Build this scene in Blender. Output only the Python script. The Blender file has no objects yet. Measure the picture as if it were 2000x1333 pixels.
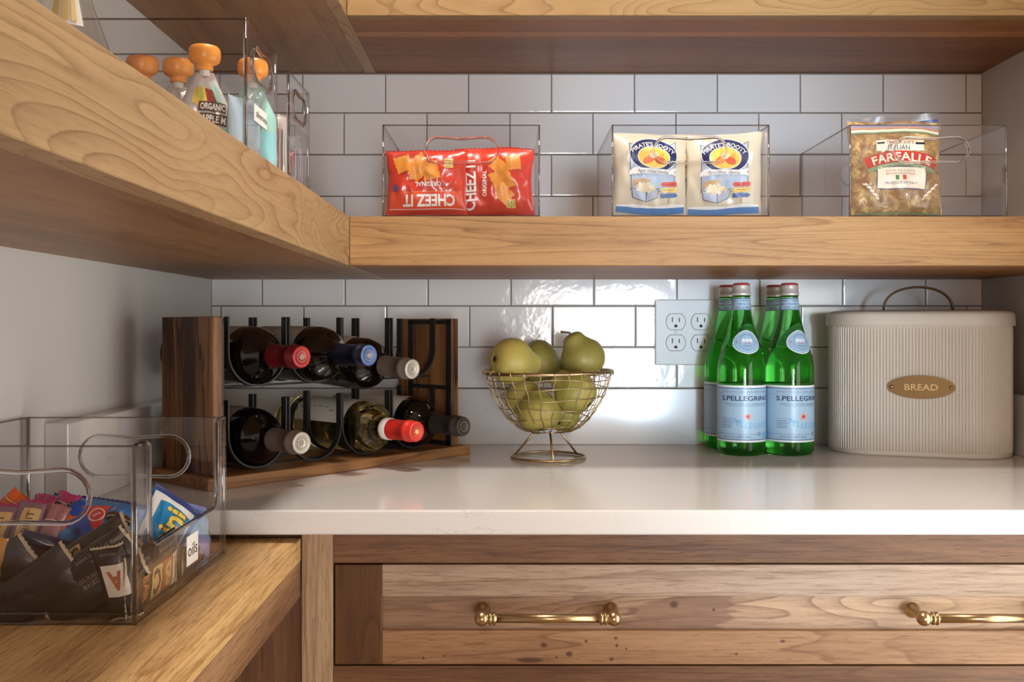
import bpy, bmesh, math, random
from mathutils import Vector, Matrix, noise
from mathutils.geometry import tessellate_polygon

random.seed(7)
S = 0.0254                      # all builders below take inches
SC = bpy.context.scene
C = SC.collection
PI = math.pi

# ------------------------------------------------------------------ camera, light, exposure
cam = bpy.data.cameras.new('camera'); camo = bpy.data.objects.new('camera', cam); C.objects.link(camo)
camo.location = (0, -70 * S, 44.47 * S); camo.rotation_euler = (PI / 2, 0, 0)
cam.sensor_width = 36; cam.lens = 36 * 1900 / 2000
cam.shift_x = 0.0035; cam.shift_y = -0.01425
cam.clip_start = 0.02
SC.camera = camo

w = bpy.data.worlds.new('world'); SC.world = w; w.use_nodes = True
w.node_tree.nodes['Background'].inputs[0].default_value = (0.75, 0.85, 1, 1)
w.node_tree.nodes['Background'].inputs[1].default_value = 0.3

def area(name, loc, rot, sx, sy, power, col, shape='RECTANGLE', spread=180):
    l = bpy.data.lights.new(name, 'AREA'); l.shape = shape; l.size = sx * S; l.size_y = sy * S
    l.energy = power; l.color = col; l.spread = math.radians(spread)
    o = bpy.data.objects.new(name, l); C.objects.link(o)
    o.location = [c * S for c in loc]; o.rotation_euler = rot
    return o
# window light in the doorway behind the camera, with two added fills
area('doorway_fill_light', (17, -149, 39), (1.5708, 0, 0), 26, 48, 11.00, (1.00, 0.61, 0.34), 'RECTANGLE', 180)  # warm frontal fill, added to brighten the room
area('hall_window_light', (29, -148.5, 44), (1.6, 0, 0.09), 6, 46, 0.88, (0.62, 0.82, 1.00), 'RECTANGLE', 14)
area('added_wide_fill_light', (14, -148.5, 43), (1.66, 0, 0.13), 14, 40, 0.84, (0.76, 0.90, 1.00), 'RECTANGLE', 26)  # added wider beam, fills the tiles left of the window light
# added fill for the left side, set in an invented opening in the right wall
area('side_fill_light', (34.0, -40, 30), (1.5708, 0, 1.5708), 24, 40, 8.80, (1.00, 0.98, 0.89), 'RECTANGLE', 180)
# warm recessed lamps in the ceiling
area('ceiling_lamp_light', (-6, -60, 95.5), (0, 0, 0), 7, 7, 4.25, (1.00, 0.76, 0.59), 'DISK', 180)
area('ceiling_lamp_light', (0, -34, 95.5), (0, 0, 0), 7, 7, 15.30, (1.00, 0.90, 0.80), 'DISK', 180)

SC.view_settings.view_transform = 'Standard'; SC.view_settings.look = 'None'
SC.view_settings.gamma = 1; SC.view_settings.use_curve_mapping = False
SC.view_settings.exposure = 0.23
cy = SC.cycles
cy.use_denoising = True
cy.max_bounces = 14; cy.transparent_max_bounces = 40; cy.transmission_bounces = 12; cy.glossy_bounces = 6; cy.diffuse_bounces = 5
cy.sample_clamp_indirect = 4

# ------------------------------------------------------------------ node helpers
def lin(c):
    return tuple((v / 12.92 if v <= .04045 else ((v + .055) / 1.055) ** 2.4) for v in c)
def rgb(r, g, b):
    return lin((r / 255, g / 255, b / 255)) + (1,)
class NT:
    def __init__(s, name):
        s.m = bpy.data.materials.new(name); s.m.use_nodes = True
        s.t = s.m.node_tree; s.b = s.t.nodes['Principled BSDF']; s.out = s.t.nodes['Material Output']
    def n(s, typ, **kw):
        x = s.t.nodes.new(typ)
        for k, v in kw.items(): setattr(x, k, v)
        return x
    def put(s, sock, val):
        if isinstance(val, bpy.types.NodeSocket): s.t.links.new(val, sock)
        else: sock.default_value = val
    def math(s, op, a, b=None, c=None, clamp=False):
        x = s.n('ShaderNodeMath', operation=op, use_clamp=clamp); s.put(x.inputs[0], a)
        if b is not None: s.put(x.inputs[1], b)
        if c is not None: s.put(x.inputs[2], c)
        return x.outputs[0]
    def mix(s, f, a, b, mode='MIX'):
        x = s.n('ShaderNodeMix', data_type='RGBA', blend_type=mode); s.put(x.inputs[0], f); s.put(x.inputs[6], a); s.put(x.inputs[7], b)
        return x.outputs[2]
    def vmul(s, v, k):
        x = s.n('ShaderNodeVectorMath', operation='MULTIPLY'); s.put(x.inputs[0], v); x.inputs[1].default_value = k
        return x.outputs[0]
    def noise(s, v, scale=1, detail=2, rough=.5, dist=0):
        x = s.n('ShaderNodeTexNoise'); s.put(x.inputs['Vector'], v); x.inputs['Scale'].default_value = scale
        x.inputs['Detail'].default_value = detail; x.inputs['Roughness'].default_value = rough; x.inputs['Distortion'].default_value = dist
        return x.outputs[0]
    def smooth(s, x, a, b):
        r = s.n('ShaderNodeMapRange', interpolation_type='SMOOTHSTEP'); s.put(r.inputs[0], x); r.inputs[1].default_value = a; r.inputs[2].default_value = b
        return r.outputs[0]
    def coords(s, rnd=True):
        tc = s.n('ShaderNodeTexCoord').outputs['Object']
        v = s.vmul(tc, (1 / S,) * 3)
        if rnd:
            oi = s.n('ShaderNodeObjectInfo').outputs['Random']
            cx = s.n('ShaderNodeCombineXYZ')
            s.put(cx.inputs[0], s.math('MULTIPLY', oi, 91.0)); s.put(cx.inputs[1], s.math('MULTIPLY', oi, 57.0)); s.put(cx.inputs[2], s.math('MULTIPLY', oi, 33.0))
            a = s.n('ShaderNodeVectorMath', operation='ADD'); s.put(a.inputs[0], v); s.put(a.inputs[1], cx.outputs[0]); return v, a.outputs[0]
        return v, v
    def bump(s, h, strength, dist=.01):
        b = s.n('ShaderNodeBump'); b.inputs['Strength'].default_value = strength; b.inputs['Distance'].default_value = dist * S
        s.put(b.inputs['Height'], h); s.t.links.new(b.outputs[0], s.b.inputs['Normal'])

def plain(name, col, rough=.5, metal=0, coat=0, ior=1.45, spec=.5):
    k = NT(name); k.b.inputs['Base Color'].default_value = col; k.b.inputs['Roughness'].default_value = rough
    k.b.inputs['Metallic'].default_value = metal; k.b.inputs['Coat Weight'].default_value = coat; k.b.inputs['Coat Roughness'].default_value = .05
    k.b.inputs['Specular IOR Level'].default_value = spec
    # faint tone variation so that no surface is perfectly flat
    v, r = k.coords(); nz = k.noise(r, 2.0, 3)
    k.put(k.b.inputs['Base Color'], k.mix(k.math('MULTIPLY', nz, .22), col, (col[0] * .8, col[1] * .8, col[2] * .8, 1)))
    return k.m

def wood(name, light, dark, axis=0, rings=7, sa=.05, sx=.30, line=.5, pore=.4, broad=.5, rough=.42, knots=(), heart=None, seed=0, dist=.25):
    k = NT(name); raw, p = k.coords()
    sc = [sx] * 3; sc[axis] = sa
    pm = k.vmul(p, tuple(sc))
    a = k.n('ShaderNodeVectorMath', operation='ADD'); k.put(a.inputs[0], pm); a.inputs[1].default_value = (seed * 3.7, seed * 1.3, seed * 2.1); pm = a.outputs[0]
    kd = None
    for (kx, kz, kr, ks) in knots:                    # small knots at fixed places on the board (grain x, across z)
        d = k.n('ShaderNodeVectorMath', operation='DISTANCE'); q = k.vmul(raw, (1 / ks, 0, 1)); k.put(d.inputs[0], q); d.inputs[1].default_value = (kx / ks, 0, kz)
        m = k.smooth(d.outputs['Value'], kr, kr * .35)
        kd = m if kd is None else k.math('MAXIMUM', kd, m)
    n1 = k.noise(pm, 1, 1.6, .45, dist)
    warp = k.noise(k.vmul(p, tuple(1.2 if i == axis else 2.6 for i in range(3))), 1, 2)
    f = k.math('ADD', k.math('MULTIPLY', n1, rings * 2), k.math('MULTIPLY', warp, .16))
    if kd is not None: f = k.math('ADD', f, k.math('MULTIPLY', kd, 1.2))
    fr = k.math('FRACT', f)
    ramp = k.n('ShaderNodeValToRGB'); e = ramp.color_ramp.elements; k.put(ramp.inputs[0], fr)
    e[0].position = 0; e[0].color = (0, 0, 0, 1); e[1].position = 1; e[1].color = (0, 0, 0, 1)
    for pos, vv in ((.45, .12), (.8, .45), (.92, 1.0), (.965, .35)):
        el = ramp.color_ramp.elements.new(pos); el.color = (vv, vv, vv, 1)
    # ring lines fade in and out along the board
    fade = k.smooth(k.noise(k.vmul(p, tuple(.12 if i == axis else .5 for i in range(3))), 1, 2), .3, .62)
    ring = k.math('MULTIPLY', ramp.outputs[0], k.math('MULTIPLY', k.math('ADD', .45, k.math('MULTIPLY', fade, .55)), line))
    pv = k.vmul(p, tuple(1.1 if i == axis else 26 for i in range(3)))
    pn = k.noise(pv, 1, 3, .6); po = k.math('MULTIPLY', k.smooth(pn, .54, .72), pore)
    pn2 = k.noise(k.vmul(p, tuple(.35 if i == axis else 7 for i in range(3))), 1, 2); po2 = k.math('MULTIPLY', k.smooth(pn2, .4, .75), pore * .55)
    br = k.math('MULTIPLY', k.smooth(k.noise(k.vmul(p, tuple(.03 if i == axis else .4 for i in range(3))), 1, 2), .3, .7), broad)
    t = k.math('ADD', ring, k.math('ADD', po, k.math('ADD', po2, br)), clamp=True)
    col = k.mix(t, light, dark)
    if heart is not None:
        hx0, hx1, hx2, hc = heart
        sep = k.n('ShaderNodeSeparateXYZ'); k.put(sep.inputs[0], raw)
        wob = k.math('MULTIPLY', k.math('SUBTRACT', k.noise(k.vmul(p, (.22, .9, .9)), 1, 3, .55), .5), 9)
        slant = k.math('MULTIPLY', sep.outputs[2], 1.4)
        hx = k.math('SUBTRACT', k.math('ADD', sep.outputs[0], wob), slant)
        h1 = k.math('MULTIPLY', k.smooth(hx, hx0, hx0 + .5), k.smooth(hx, hx1 + .6, hx1))
        h2 = k.smooth(hx, hx2 + 3, hx2)
        hm = k.math('MAXIMUM', h1, k.math('MULTIPLY', h2, .75))
        col = k.mix(k.math('MULTIPLY', hm, .8), col, k.mix(t, hc, tuple(c * .55 for c in hc[:3]) + (1,)))
    if kd is not None: col = k.mix(k.math('MULTIPLY', kd, .9), col, rgb(74, 40, 26))
    k.put(k.b.inputs['Base Color'], col); k.b.inputs['Roughness'].default_value = rough
    k.b.inputs['Specular IOR Level'].default_value = .35
    k.bump(k.math('ADD', k.math('MULTIPLY', po, -1), k.math('MULTIPLY', ring, -.4)), .25, .02)
    return k.m

def clear(name, tint, gloss_add=0.0, edge=False, rough=.015):
    """clear acrylic sheet: passes light straight through, mirrors more at a glancing angle"""
    k = NT(name); k.t.nodes.remove(k.b)
    tr = k.n('ShaderNodeBsdfTransparent'); tr.inputs[0].default_value = tint
    gl = k.n('ShaderNodeBsdfGlossy'); gl.inputs['Roughness'].default_value = rough; gl.inputs[0].default_value = (1, 1, 1, 1)
    lw = k.n('ShaderNodeLayerWeight'); lw.inputs[0].default_value = .5
    f = k.math('MULTIPLY_ADD', k.math('POWER', lw.outputs['Facing'], 4.5), .75, .035 + gloss_add, clamp=True)
    mx = k.n('ShaderNodeMixShader'); k.put(mx.inputs[0], f); k.t.links.new(tr.outputs[0], mx.inputs[1]); k.t.links.new(gl.outputs[0], mx.inputs[2])
    k.t.links.new(mx.outputs[0], k.out.inputs[0])
    return k.m

def glass(name, col, ior=1.45, rough=0.0):
    k = NT(name); k.b.inputs['Base Color'].default_value = col; k.b.inputs['Transmission Weight'].default_value = 1
    k.b.inputs['IOR'].default_value = ior; k.b.inputs['Roughness'].default_value = rough
    return k.m

# ------------------------------------------------------------------ mesh helpers
_bc = {}
def bevbox(sx, sy, sz, b=0, seg=1):
    key = (round(sx, 4), round(sy, 4), round(sz, 4), b, seg)
    if key not in _bc:
        bm = bmesh.new(); bmesh.ops.create_cube(bm, size=1)
        for v in bm.verts: v.co = (v.co.x * sx, v.co.y * sy, v.co.z * sz)
        if b > 0: bmesh.ops.bevel(bm, geom=list(bm.edges), offset=b, segments=seg, profile=.5, affect='EDGES')
        bm.verts.index_update()
        _bc[key] = ([tuple(v.co) for v in bm.verts], [tuple(v.index for v in f.verts) for f in bm.faces]); bm.free()
    return _bc[key]

class MB:
    def __init__(s): s.v = []; s.f = []; s.m = []; s.s = []
    def add(s, vf, mi=0, smooth=False, xf=None):
        v, f = vf; o = len(s.v)
        s.v += [tuple(xf @ Vector(p)) for p in v] if xf is not None else [tuple(p) for p in v]
        s.f += [tuple(i + o for i in q) for q in f]; s.m += [mi] * len(f); s.s += [smooth] * len(f)
        return s
    def box(s, x0, x1, y0, y1, z0, z1, b=0, mi=0, seg=1, smooth=False):
        v, f = bevbox(x1 - x0, y1 - y0, z1 - z0, b, seg)
        return s.add((v, f), mi, smooth, Matrix.Translation(((x0 + x1) / 2, (y0 + y1) / 2, (z0 + z1) / 2)))
    def build(s, name, mats, parent=None, loc=(0, 0, 0), rot=(0, 0, 0)):
        me = bpy.data.meshes.new(name); me.from_pydata([(a * S, b * S, c * S) for a, b, c in s.v], [], s.f)
        for m in (mats if isinstance(mats, (list, tuple)) else [mats]): me.materials.append(m)
        me.polygons.foreach_set('material_index', s.m); me.polygons.foreach_set('use_smooth', s.s); me.update()
        return link(name, me, parent, loc, rot)

def link(name, me, parent=None, loc=(0, 0, 0), rot=(0, 0, 0)):
    o = bpy.data.objects.new(name, me); C.objects.link(o)
    if parent is not None: o.parent = parent
    o.location = [c * S for c in loc]; o.rotation_euler = rot
    return o

def lathe(prof, n=32):
    v = []; f = []; rings = []
    for r, z in prof:
        if r < 1e-5: rings.append([len(v)]); v.append((0, 0, z))
        else:
            rings.append(list(range(len(v), len(v) + n)))
            v += [(r * math.cos(2 * PI * i / n), r * math.sin(2 * PI * i / n), z) for i in range(n)]
    for a, b in zip(rings, rings[1:]):
        for i in range(n):
            j = (i + 1) % n
            if len(a) == 1 and len(b) == 1: continue
            if len(a) == 1: f.append((a[0], b[j], b[i]))
            elif len(b) == 1: f.append((a[i], a[j], b[0]))
            else: f.append((a[i], a[j], b[j], b[i]))
    return v, f

def smoothprof(pts, sub=4):
    """Catmull-Rom through (r, z) points"""
    out = []
    for i in range(len(pts) - 1):
        p0 = pts[max(i - 1, 0)]; p1 = pts[i]; p2 = pts[i + 1]; p3 = pts[min(i + 2, len(pts) - 1)]
        for k in range(sub):
            t = k / sub
            out.append(tuple(max(0, .5 * (2 * b + (c - a) * t + (2 * a - 5 * b + 4 * c - d) * t * t + (-a + 3 * b - 3 * c + d) * t ** 3)) if j == 0 else
                             .5 * (2 * b + (c - a) * t + (2 * a - 5 * b + 4 * c - d) * t * t + (-a + 3 * b - 3 * c + d) * t ** 3)
                             for j, (a, b, c, d) in enumerate(zip(p0, p1, p2, p3))))
    out.append(pts[-1]); return out

def tube(pts, r, n=8, closed=False, caps=True, rad=None):
    pts = [Vector(p) for p in pts]; N = len(pts); v = []; f = []
    def tan(i):
        a = pts[(i - 1) % N] if closed or i > 0 else pts[i]; b = pts[(i + 1) % N] if closed or i < N - 1 else pts[i]
        return (b - a).normalized()
    t0 = tan(0); up = Vector((0, 0, 1)) if abs(t0.z) < .9 else Vector((1, 0, 0)); nrm = (up - t0 * up.dot(t0)).normalized()
    for i in range(N):
        t = tan(i); nrm = (nrm - t * nrm.dot(t)).normalized(); b = t.cross(nrm); rr = rad[i] if rad else r
        for k in range(n):
            a = 2 * PI * k / n; v.append(tuple(pts[i] + (nrm * math.cos(a) + b * math.sin(a)) * rr))
    for i in range(N if closed else N - 1):
        for k in range(n):
            a = i * n + k; b2 = i * n + (k + 1) % n; c = ((i + 1) % N) * n + (k + 1) % n; d = ((i + 1) % N) * n + k
            f.append((a, b2, c, d))
    if not closed and caps: f += [tuple(range(n - 1, -1, -1)), tuple(range((N - 1) * n, N * n))]
    return v, f

def flatbar(pts, wdir, w, t):
    """rectangular bar swept along pts; wdir is the direction of its width"""
    pts = [Vector(p) for p in pts]; wd = Vector(wdir).normalized() * (w / 2); v = []; f = []; N = len(pts)
    for i in range(N):
        tg = (pts[min(i + 1, N - 1)] - pts[max(i - 1, 0)]).normalized(); n = tg.cross(wd).normalized() * (t / 2)
        v += [tuple(pts[i] + wd + n), tuple(pts[i] - wd + n), tuple(pts[i] - wd - n), tuple(pts[i] + wd - n)]
    for i in range(N - 1):
        for k in range(4): f.append((i * 4 + k, i * 4 + (k + 1) % 4, i * 4 + 4 + (k + 1) % 4, i * 4 + 4 + k))
    f += [(3, 2, 1, 0), (N * 4 - 4, N * 4 - 3, N * 4 - 2, N * 4 - 1)]
    return v, f

def panel(outer, holes, th, fn):
    """sheet with holes: faces get slot 0, cut edges slot 1; fn(x, z, d) maps to 3D"""
    polys = [outer] + holes; flat = [p for q in polys for p in q]; n = len(flat)
    tris = tessellate_polygon([[Vector((x, z, 0)) for x, z in q] for q in polys])
    v = [fn(x, z, 0) for x, z in flat] + [fn(x, z, th) for x, z in flat]
    faces = [tuple(t) for t in tris] + [tuple(i + n for i in reversed(t)) for t in tris]
    edges = []; o = 0
    for q in polys:
        m = len(q)
        for i in range(m): a = o + i; b = o + (i + 1) % m; edges.append((a, b, b + n, a + n))
        o += m
    return v, faces, edges

def stadium(cx, cz, w, h, n=10, dip=0):
    r = h / 2; a = w / 2 - r; pts = []
    for i in range(n + 1): t = -PI / 2 + PI * i / n; pts.append((cx + a + r * math.cos(t), cz + r * math.sin(t)))
    if dip: pts.append((cx, cz + r - dip))
    for i in range(n + 1): t = PI / 2 + PI * i / n; pts.append((cx - a + r * math.cos(t), cz + r * math.sin(t)))
    if dip: pts.append((cx, cz - r + dip * .3))
    return pts

def thing(name, label, cat, loc=(0, 0, 0), rot=(0, 0, 0), group=None):
    o = bpy.data.objects.new(name, None); C.objects.link(o); o.empty_display_size = .02
    o.location = [c * S for c in loc]; o.rotation_euler = rot
    return tag(o, label, cat, group)
def tag(o, label, cat, group=None):
    o['label'] = label; o['category'] = cat
    if group: o['group'] = group
    return o
def struct(o): o['kind'] = 'structure'; return o
def board(name, x0, x1, y0, y1, z0, z1, m, parent, b=.03, seg=1):
    """one board given in room inches, its origin at its own centre"""
    p = Vector((0, 0, 0)) if parent is None else parent.location / S
    c = Vector(((x0 + x1) / 2, (y0 + y1) / 2, (z0 + z1) / 2))
    return MB().add(bevbox(x1 - x0, y1 - y0, z1 - z0, b, seg)).build(name, m, parent, tuple(c - p))

# ------------------------------------------------------------------ printed matter
_tc = {}
def glyphs(s, bold=0):
    if (s, bold) not in _tc:
        cu = bpy.data.curves.new('lettering', 'FONT'); cu.body = s; cu.size = 1; cu.resolution_u = 2; cu.offset = bold
        o = bpy.data.objects.new('lettering', cu); me = o.to_mesh()
        v = [tuple(q.co)[:2] for q in me.vertices]; f = [tuple(p.vertices) for p in me.polygons]
        o.to_mesh_clear(); bpy.data.objects.remove(o); bpy.data.curves.remove(cu)
        xs = [p[0] for p in v]; x0, x1 = min(xs), max(xs)
        _tc[(s, bold)] = ([(x - (x0 + x1) / 2, y - .34) for x, y in v], f, x1 - x0)
    return _tc[(s, bold)]

def split_long(v, f, maxe):
    v = list(v); tris = [(q[0], q[k], q[k + 1]) for q in f for k in range(1, len(q) - 1)]; out = []; mid = {}
    while tris:
        t = tris.pop(); e = [(math.dist(v[t[k]], v[t[(k + 1) % 3]]), k) for k in range(3)]; d, k = max(e)
        if d <= maxe: out.append(t); continue
        a, b, c = t[k], t[(k + 1) % 3], t[(k + 2) % 3]; key = (min(a, b), max(a, b))
        if key not in mid: mid[key] = len(v); v.append(((v[a][0] + v[b][0]) / 2, (v[a][1] + v[b][1]) / 2))
        tris += [(a, mid[key], c), (mid[key], b, c)]
    return v, out
class Print:
    """flat ink laid onto a curved surface: fn(x, y, lift) gives the surface point in inches"""
    def __init__(s, fn, base=.028, step=.006, maxe=.17): s.fn = fn; s.b = MB(); s.mats = []; s.base = base; s.step = step; s.maxe = maxe
    def _put(s, v2, f, m, layer):
        if m not in s.mats: s.mats.append(m)
        v2, f = split_long(v2, f, s.maxe)
        s.b.add(([s.fn(x, y, s.base + s.step * layer) for x, y in v2], f), s.mats.index(m), True)
    def text(s, t, x, y, h, m, w=None, rot=0, arc=0, bold=0, layer=3, flip=False, squash=1):
        v, f, tw = glyphs(t, bold); k = h / .69; kx = k if w is None else w / tw
        c, sn = math.cos(rot), math.sin(rot); out = []
        for a, b in v:
            a *= kx; b *= k
            if arc: th = a / arc; a, b = (arc + b) * math.sin(th), (arc + b) * math.cos(th) - arc
            out.append((x + a * c - b * sn, y + a * sn + b * c))
        s._put(out, f, m, layer)
    def poly(s, pts, m, layer=1, rings=5, maxlen=.25):
        cx = sum(p[0] for p in pts) / len(pts); cyy = sum(p[1] for p in pts) / len(pts); d = []
        for a, b in zip(pts, pts[1:] + pts[:1]):
            n = max(1, int(math.dist(a, b) / maxlen)); d += [(a[0] + (b[0] - a[0]) * i / n, a[1] + (b[1] - a[1]) * i / n) for i in range(n)]
        n = len(d); v = [(cx, cyy)]; f = []
        for r in range(1, rings + 1): v += [(cx + (x - cx) * r / rings, cyy + (y - cyy) * r / rings) for x, y in d]
        for i in range(n):
            j = (i + 1) % n; f.append((0, 1 + i, 1 + j))
            for r in range(rings - 1): o = 1 + r * n; f.append((o + i, o + n + i, o + n + j, o + j))
        s._put(v, f, m, layer)
    def ell(s, x, y, rx, ry, m, rot=0, layer=1, n=36):
        c, sn = math.cos(rot), math.sin(rot)
        s.poly([(x + rx * math.cos(2 * PI * i / n) * c - ry * math.sin(2 * PI * i / n) * sn, y + rx * math.cos(2 * PI * i / n) * sn + ry * math.sin(2 * PI * i / n) * c) for i in range(n)], m, layer)
    def rect(s, x, y, w, h, m, rot=0, layer=1):
        nx = max(1, int(w / .2)); ny = max(1, int(h / .2)); c, sn = math.cos(rot), math.sin(rot); v = []; f = []
        for j in range(ny + 1):
            for i in range(nx + 1):
                a = -w / 2 + w * i / nx; b = -h / 2 + h * j / ny; v.append((x + a * c - b * sn, y + a * sn + b * c))
        for j in range(ny):
            for i in range(nx): o = j * (nx + 1) + i; f.append((o, o + 1, o + nx + 2, o + nx + 1))
        s._put(v, f, m, layer)
    def star(s, x, y, r, m, layer=2, inner=.4, n=5):
        s.poly([(x + (r if i % 2 == 0 else r * inner) * math.sin(PI * i / n), y + (r if i % 2 == 0 else r * inner) * math.cos(PI * i / n)) for i in range(2 * n)], m, layer)
    def ring(s, x, y, rx, ry, wd, m, layer=2, n=36):
        v = []; f = []
        for i in range(n):
            a = 2 * PI * i / n; v += [(x + rx * math.cos(a), y + ry * math.sin(a)), (x + (rx - wd) * math.cos(a), y + (ry - wd) * math.sin(a))]
        for i in range(n): j = (i + 1) % n; f.append((2 * i, 2 * j, 2 * j + 1, 2 * i + 1))
        s._put(v, f, m, layer)
    def build(s, name, parent): return s.b.build(name, s.mats, parent)

def pouch_fn(W, H, T, seed=0, crimp=.06, pinch=.05, wr=.10, gather=0):
    """surface of a filled film bag: x across, z up, front towards -y; origin at its centre"""
    def f(u, v, side):
        u = max(-1, min(1, u)); v = max(-1, min(1, v))
        vv = min(1, abs(v) / (1 - crimp)) if crimp > 0 else abs(v)
        env = (max(0, 1 - abs(u) ** 2.6)) ** .55 * (max(0, 1 - vv ** 3.2)) ** .75
        nz = noise.noise(Vector((u * 2.3 + seed * 7.1, v * 1.7 + side * 5, seed))) * wr + noise.noise(Vector((u * 5.5 + seed * 3.1, v * 3.2 - seed, side * 9.0))) * wr * .55
        fold = .05 * wr / .1 * math.sin(u * 13 + 2 * noise.noise(Vector((u * 3, v, seed)))) * max(0, vv - .55) * (1 - vv) * 6
        t = T / 2 * env * (1 + nz * 2.2) + fold * T * .5 + .012
        if vv >= 1: t = .012 + .008 * math.sin(abs(v) * 90)
        x = u * W / 2 * (1 - pinch * (1 - vv ** 2) - (gather * max(0, v - .25) if gather else 0) + .035 * noise.noise(Vector((v * 2.1, seed * 1.7, 3 if u > 0 else 8))))
        z = v * H / 2 + .05 * math.sin(u * 2.2 + seed) + .022 * H * noise.noise(Vector((u * 1.4, seed * 2.3, 4 if v > 0 else 9))) * abs(v)
        bend = .04 * T * math.sin(u * 3 + seed)
        return Vector((x, (-t if side == 0 else t) + bend, z))
    return f
def pouch(name, W, H, T, mat, seed=0, nu=40, nv=44, zig=True, edgemat=None, crimp=.06, **kw):
    fn = pouch_fn(W, H, T, seed, crimp, **kw); b = MB()
    for side in (0, 1):
        v = []; f = []
        for j in range(nv + 1):
            for i in range(nu + 1):
                p = fn(-1 + 2 * i / nu, -1 + 2 * j / nv, side)
                if zig and j in (0, nv) and i % 2: p.z += .05 if j == 0 else -.05
                v.append(tuple(p))
        fc = []; fe = []
        for j in range(nv):
            for i in range(nu):
                o = j * (nu + 1) + i; q = (o, o + 1, o + nu + 2, o + nu + 1); q = q if side == 0 else q[::-1]
                vm = abs(-1 + 2 * (j + .5) / nv); (fe if vm > 1 - crimp else fc).append(q)
        b.add((v, fc), 0, True); b.add((v, fe), 1, True)
    # side seams joining front to back
    o = 0; n1 = (nu + 1) * (nv + 1); seam = []
    for j in range(nv):
        for i in (0, nu):
            a = j * (nu + 1) + i; seam.append((a, a + nu + 1))
    vv = list(b.v); per = (nu + 1) * (nv + 1)
    b.f += [(a, c, c + 2 * per, a + 2 * per) for a, c in seam]; b.m += [0] * len(seam); b.s += [True] * len(seam)
    ob = b.build(name, [mat, edgemat or mat])
    return ob, (lambda x, y, l: tuple(fn(x / (W / 2), y / (H / 2), 0) + Vector((0, -l, 0))))

# ------------------------------------------------------------------ materials
paint = NT('wall_paint'); paint.b.inputs['Base Color'].default_value = rgb(205, 203, 202); paint.b.inputs['Roughness'].default_value = .6
_, _p = paint.coords(False); paint.bump(paint.noise(_p, 9, 3), .12, .02); paint = paint.m
tile_k = NT('glazed_tile'); tile_k.b.inputs['Roughness'].default_value = .09; tile_k.b.inputs['Base Color'].default_value = rgb(224, 224, 226)
_r, _p = tile_k.coords(); tile_k.bump(tile_k.math('ADD', tile_k.noise(_p, .9, 2), tile_k.math('MULTIPLY', tile_k.noise(_p, 3.5, 2), .25)), .28, .07)
tile_k.put(tile_k.b.inputs['Base Color'], tile_k.mix(tile_k.n('ShaderNodeObjectInfo').outputs['Random'], rgb(222, 222, 225), rgb(228, 228, 229))); tile_m = tile_k.m
grout = plain('grey_grout', rgb(128, 120, 112), .9)
qz = NT('white_quartz'); _r, _p = qz.coords(False)
_d = qz.noise(_p, .16, 4, .6, 1.2); _v = qz.math('ABSOLUTE', qz.math('SUBTRACT', _d, .5)); _vm = qz.smooth(_v, .012, 0.0)
_vm = qz.math('MULTIPLY', _vm, qz.smooth(qz.noise(_p, .1, 2), .5, .68))
qz.put(qz.b.inputs['Base Color'], qz.mix(qz.math('MULTIPLY', _vm, .35), rgb(214, 212, 211), rgb(166, 164, 163)))
qz.b.inputs['Roughness'].default_value = .12; quartz = qz.m

W_FRONT_A = wood('hickory_fascia', rgb(167, 129, 80), rgb(121, 82, 44), 0, rings=9, sa=.018, sx=.5, line=.8, pore=.5, broad=.3, seed=1)
W_FRONT_B = wood('hickory_fascia_cathedral', rgb(152, 123, 80), rgb(113, 79, 45), 0, rings=10, sa=.085, sx=.36, line=.75, pore=.15, broad=.2, seed=4, dist=.3)
W_FRONT_Y = wood('hickory_fascia_side', rgb(177, 147, 107), rgb(132, 99, 68), 1, rings=10, sa=.075, sx=.34, line=.75, pore=.35, broad=.35, seed=2, dist=.35)
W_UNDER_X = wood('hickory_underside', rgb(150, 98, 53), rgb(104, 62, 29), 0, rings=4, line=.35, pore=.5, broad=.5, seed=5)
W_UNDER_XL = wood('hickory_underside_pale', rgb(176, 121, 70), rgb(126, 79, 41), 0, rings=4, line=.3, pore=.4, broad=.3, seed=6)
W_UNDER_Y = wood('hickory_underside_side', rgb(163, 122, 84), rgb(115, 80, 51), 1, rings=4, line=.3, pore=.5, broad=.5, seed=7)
W_TOP_Y = wood('hickory_bench_top', rgb(229, 189, 131), rgb(158, 117, 72), 1, rings=4, sa=.03, sx=.7, line=.45, pore=.8, broad=.6, seed=8)
W_BEN_Y = wood('hickory_bench_face', rgb(172, 134, 98), rgb(108, 74, 50), 1, rings=3, sa=.012, sx=.55, line=.4, pore=.6, broad=.95, seed=9)
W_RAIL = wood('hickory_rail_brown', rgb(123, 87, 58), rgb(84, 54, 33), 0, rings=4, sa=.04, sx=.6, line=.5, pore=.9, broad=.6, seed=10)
W_RAIL_P = wood('hickory_rail_pale', rgb(174, 151, 132), rgb(130, 103, 83), 0, rings=4, sa=.03, sx=.7, line=.65, pore=.95, broad=.25, seed=11)
W_RAIL_K = wood('hickory_rail_knotty', rgb(170, 132, 96), rgb(121, 85, 58), 0, rings=5, sa=.05, sx=.55, line=.65, pore=.65, broad=.5, seed=12,
                knots=((-10.3, .12, .16, 1.4), (-9.1, -.3, .17, 1.3), (-10.95, -.6, .2, 5), (-8.3, .3, .1, 1), (-6.9, .45, .09, 1.3), (-6.85, .1, .1, 1), (-6.4, -.05, .07, 1),
                       (-7.1, -.55, .13, 1.1), (-9.7, -.45, .07, 1), (1.0, .3, .1, 1.6), (-1.2, -.3, .09, 1), (-16.0, -.5, .1, 1), (-15, -.4, .08, 1)))
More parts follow.
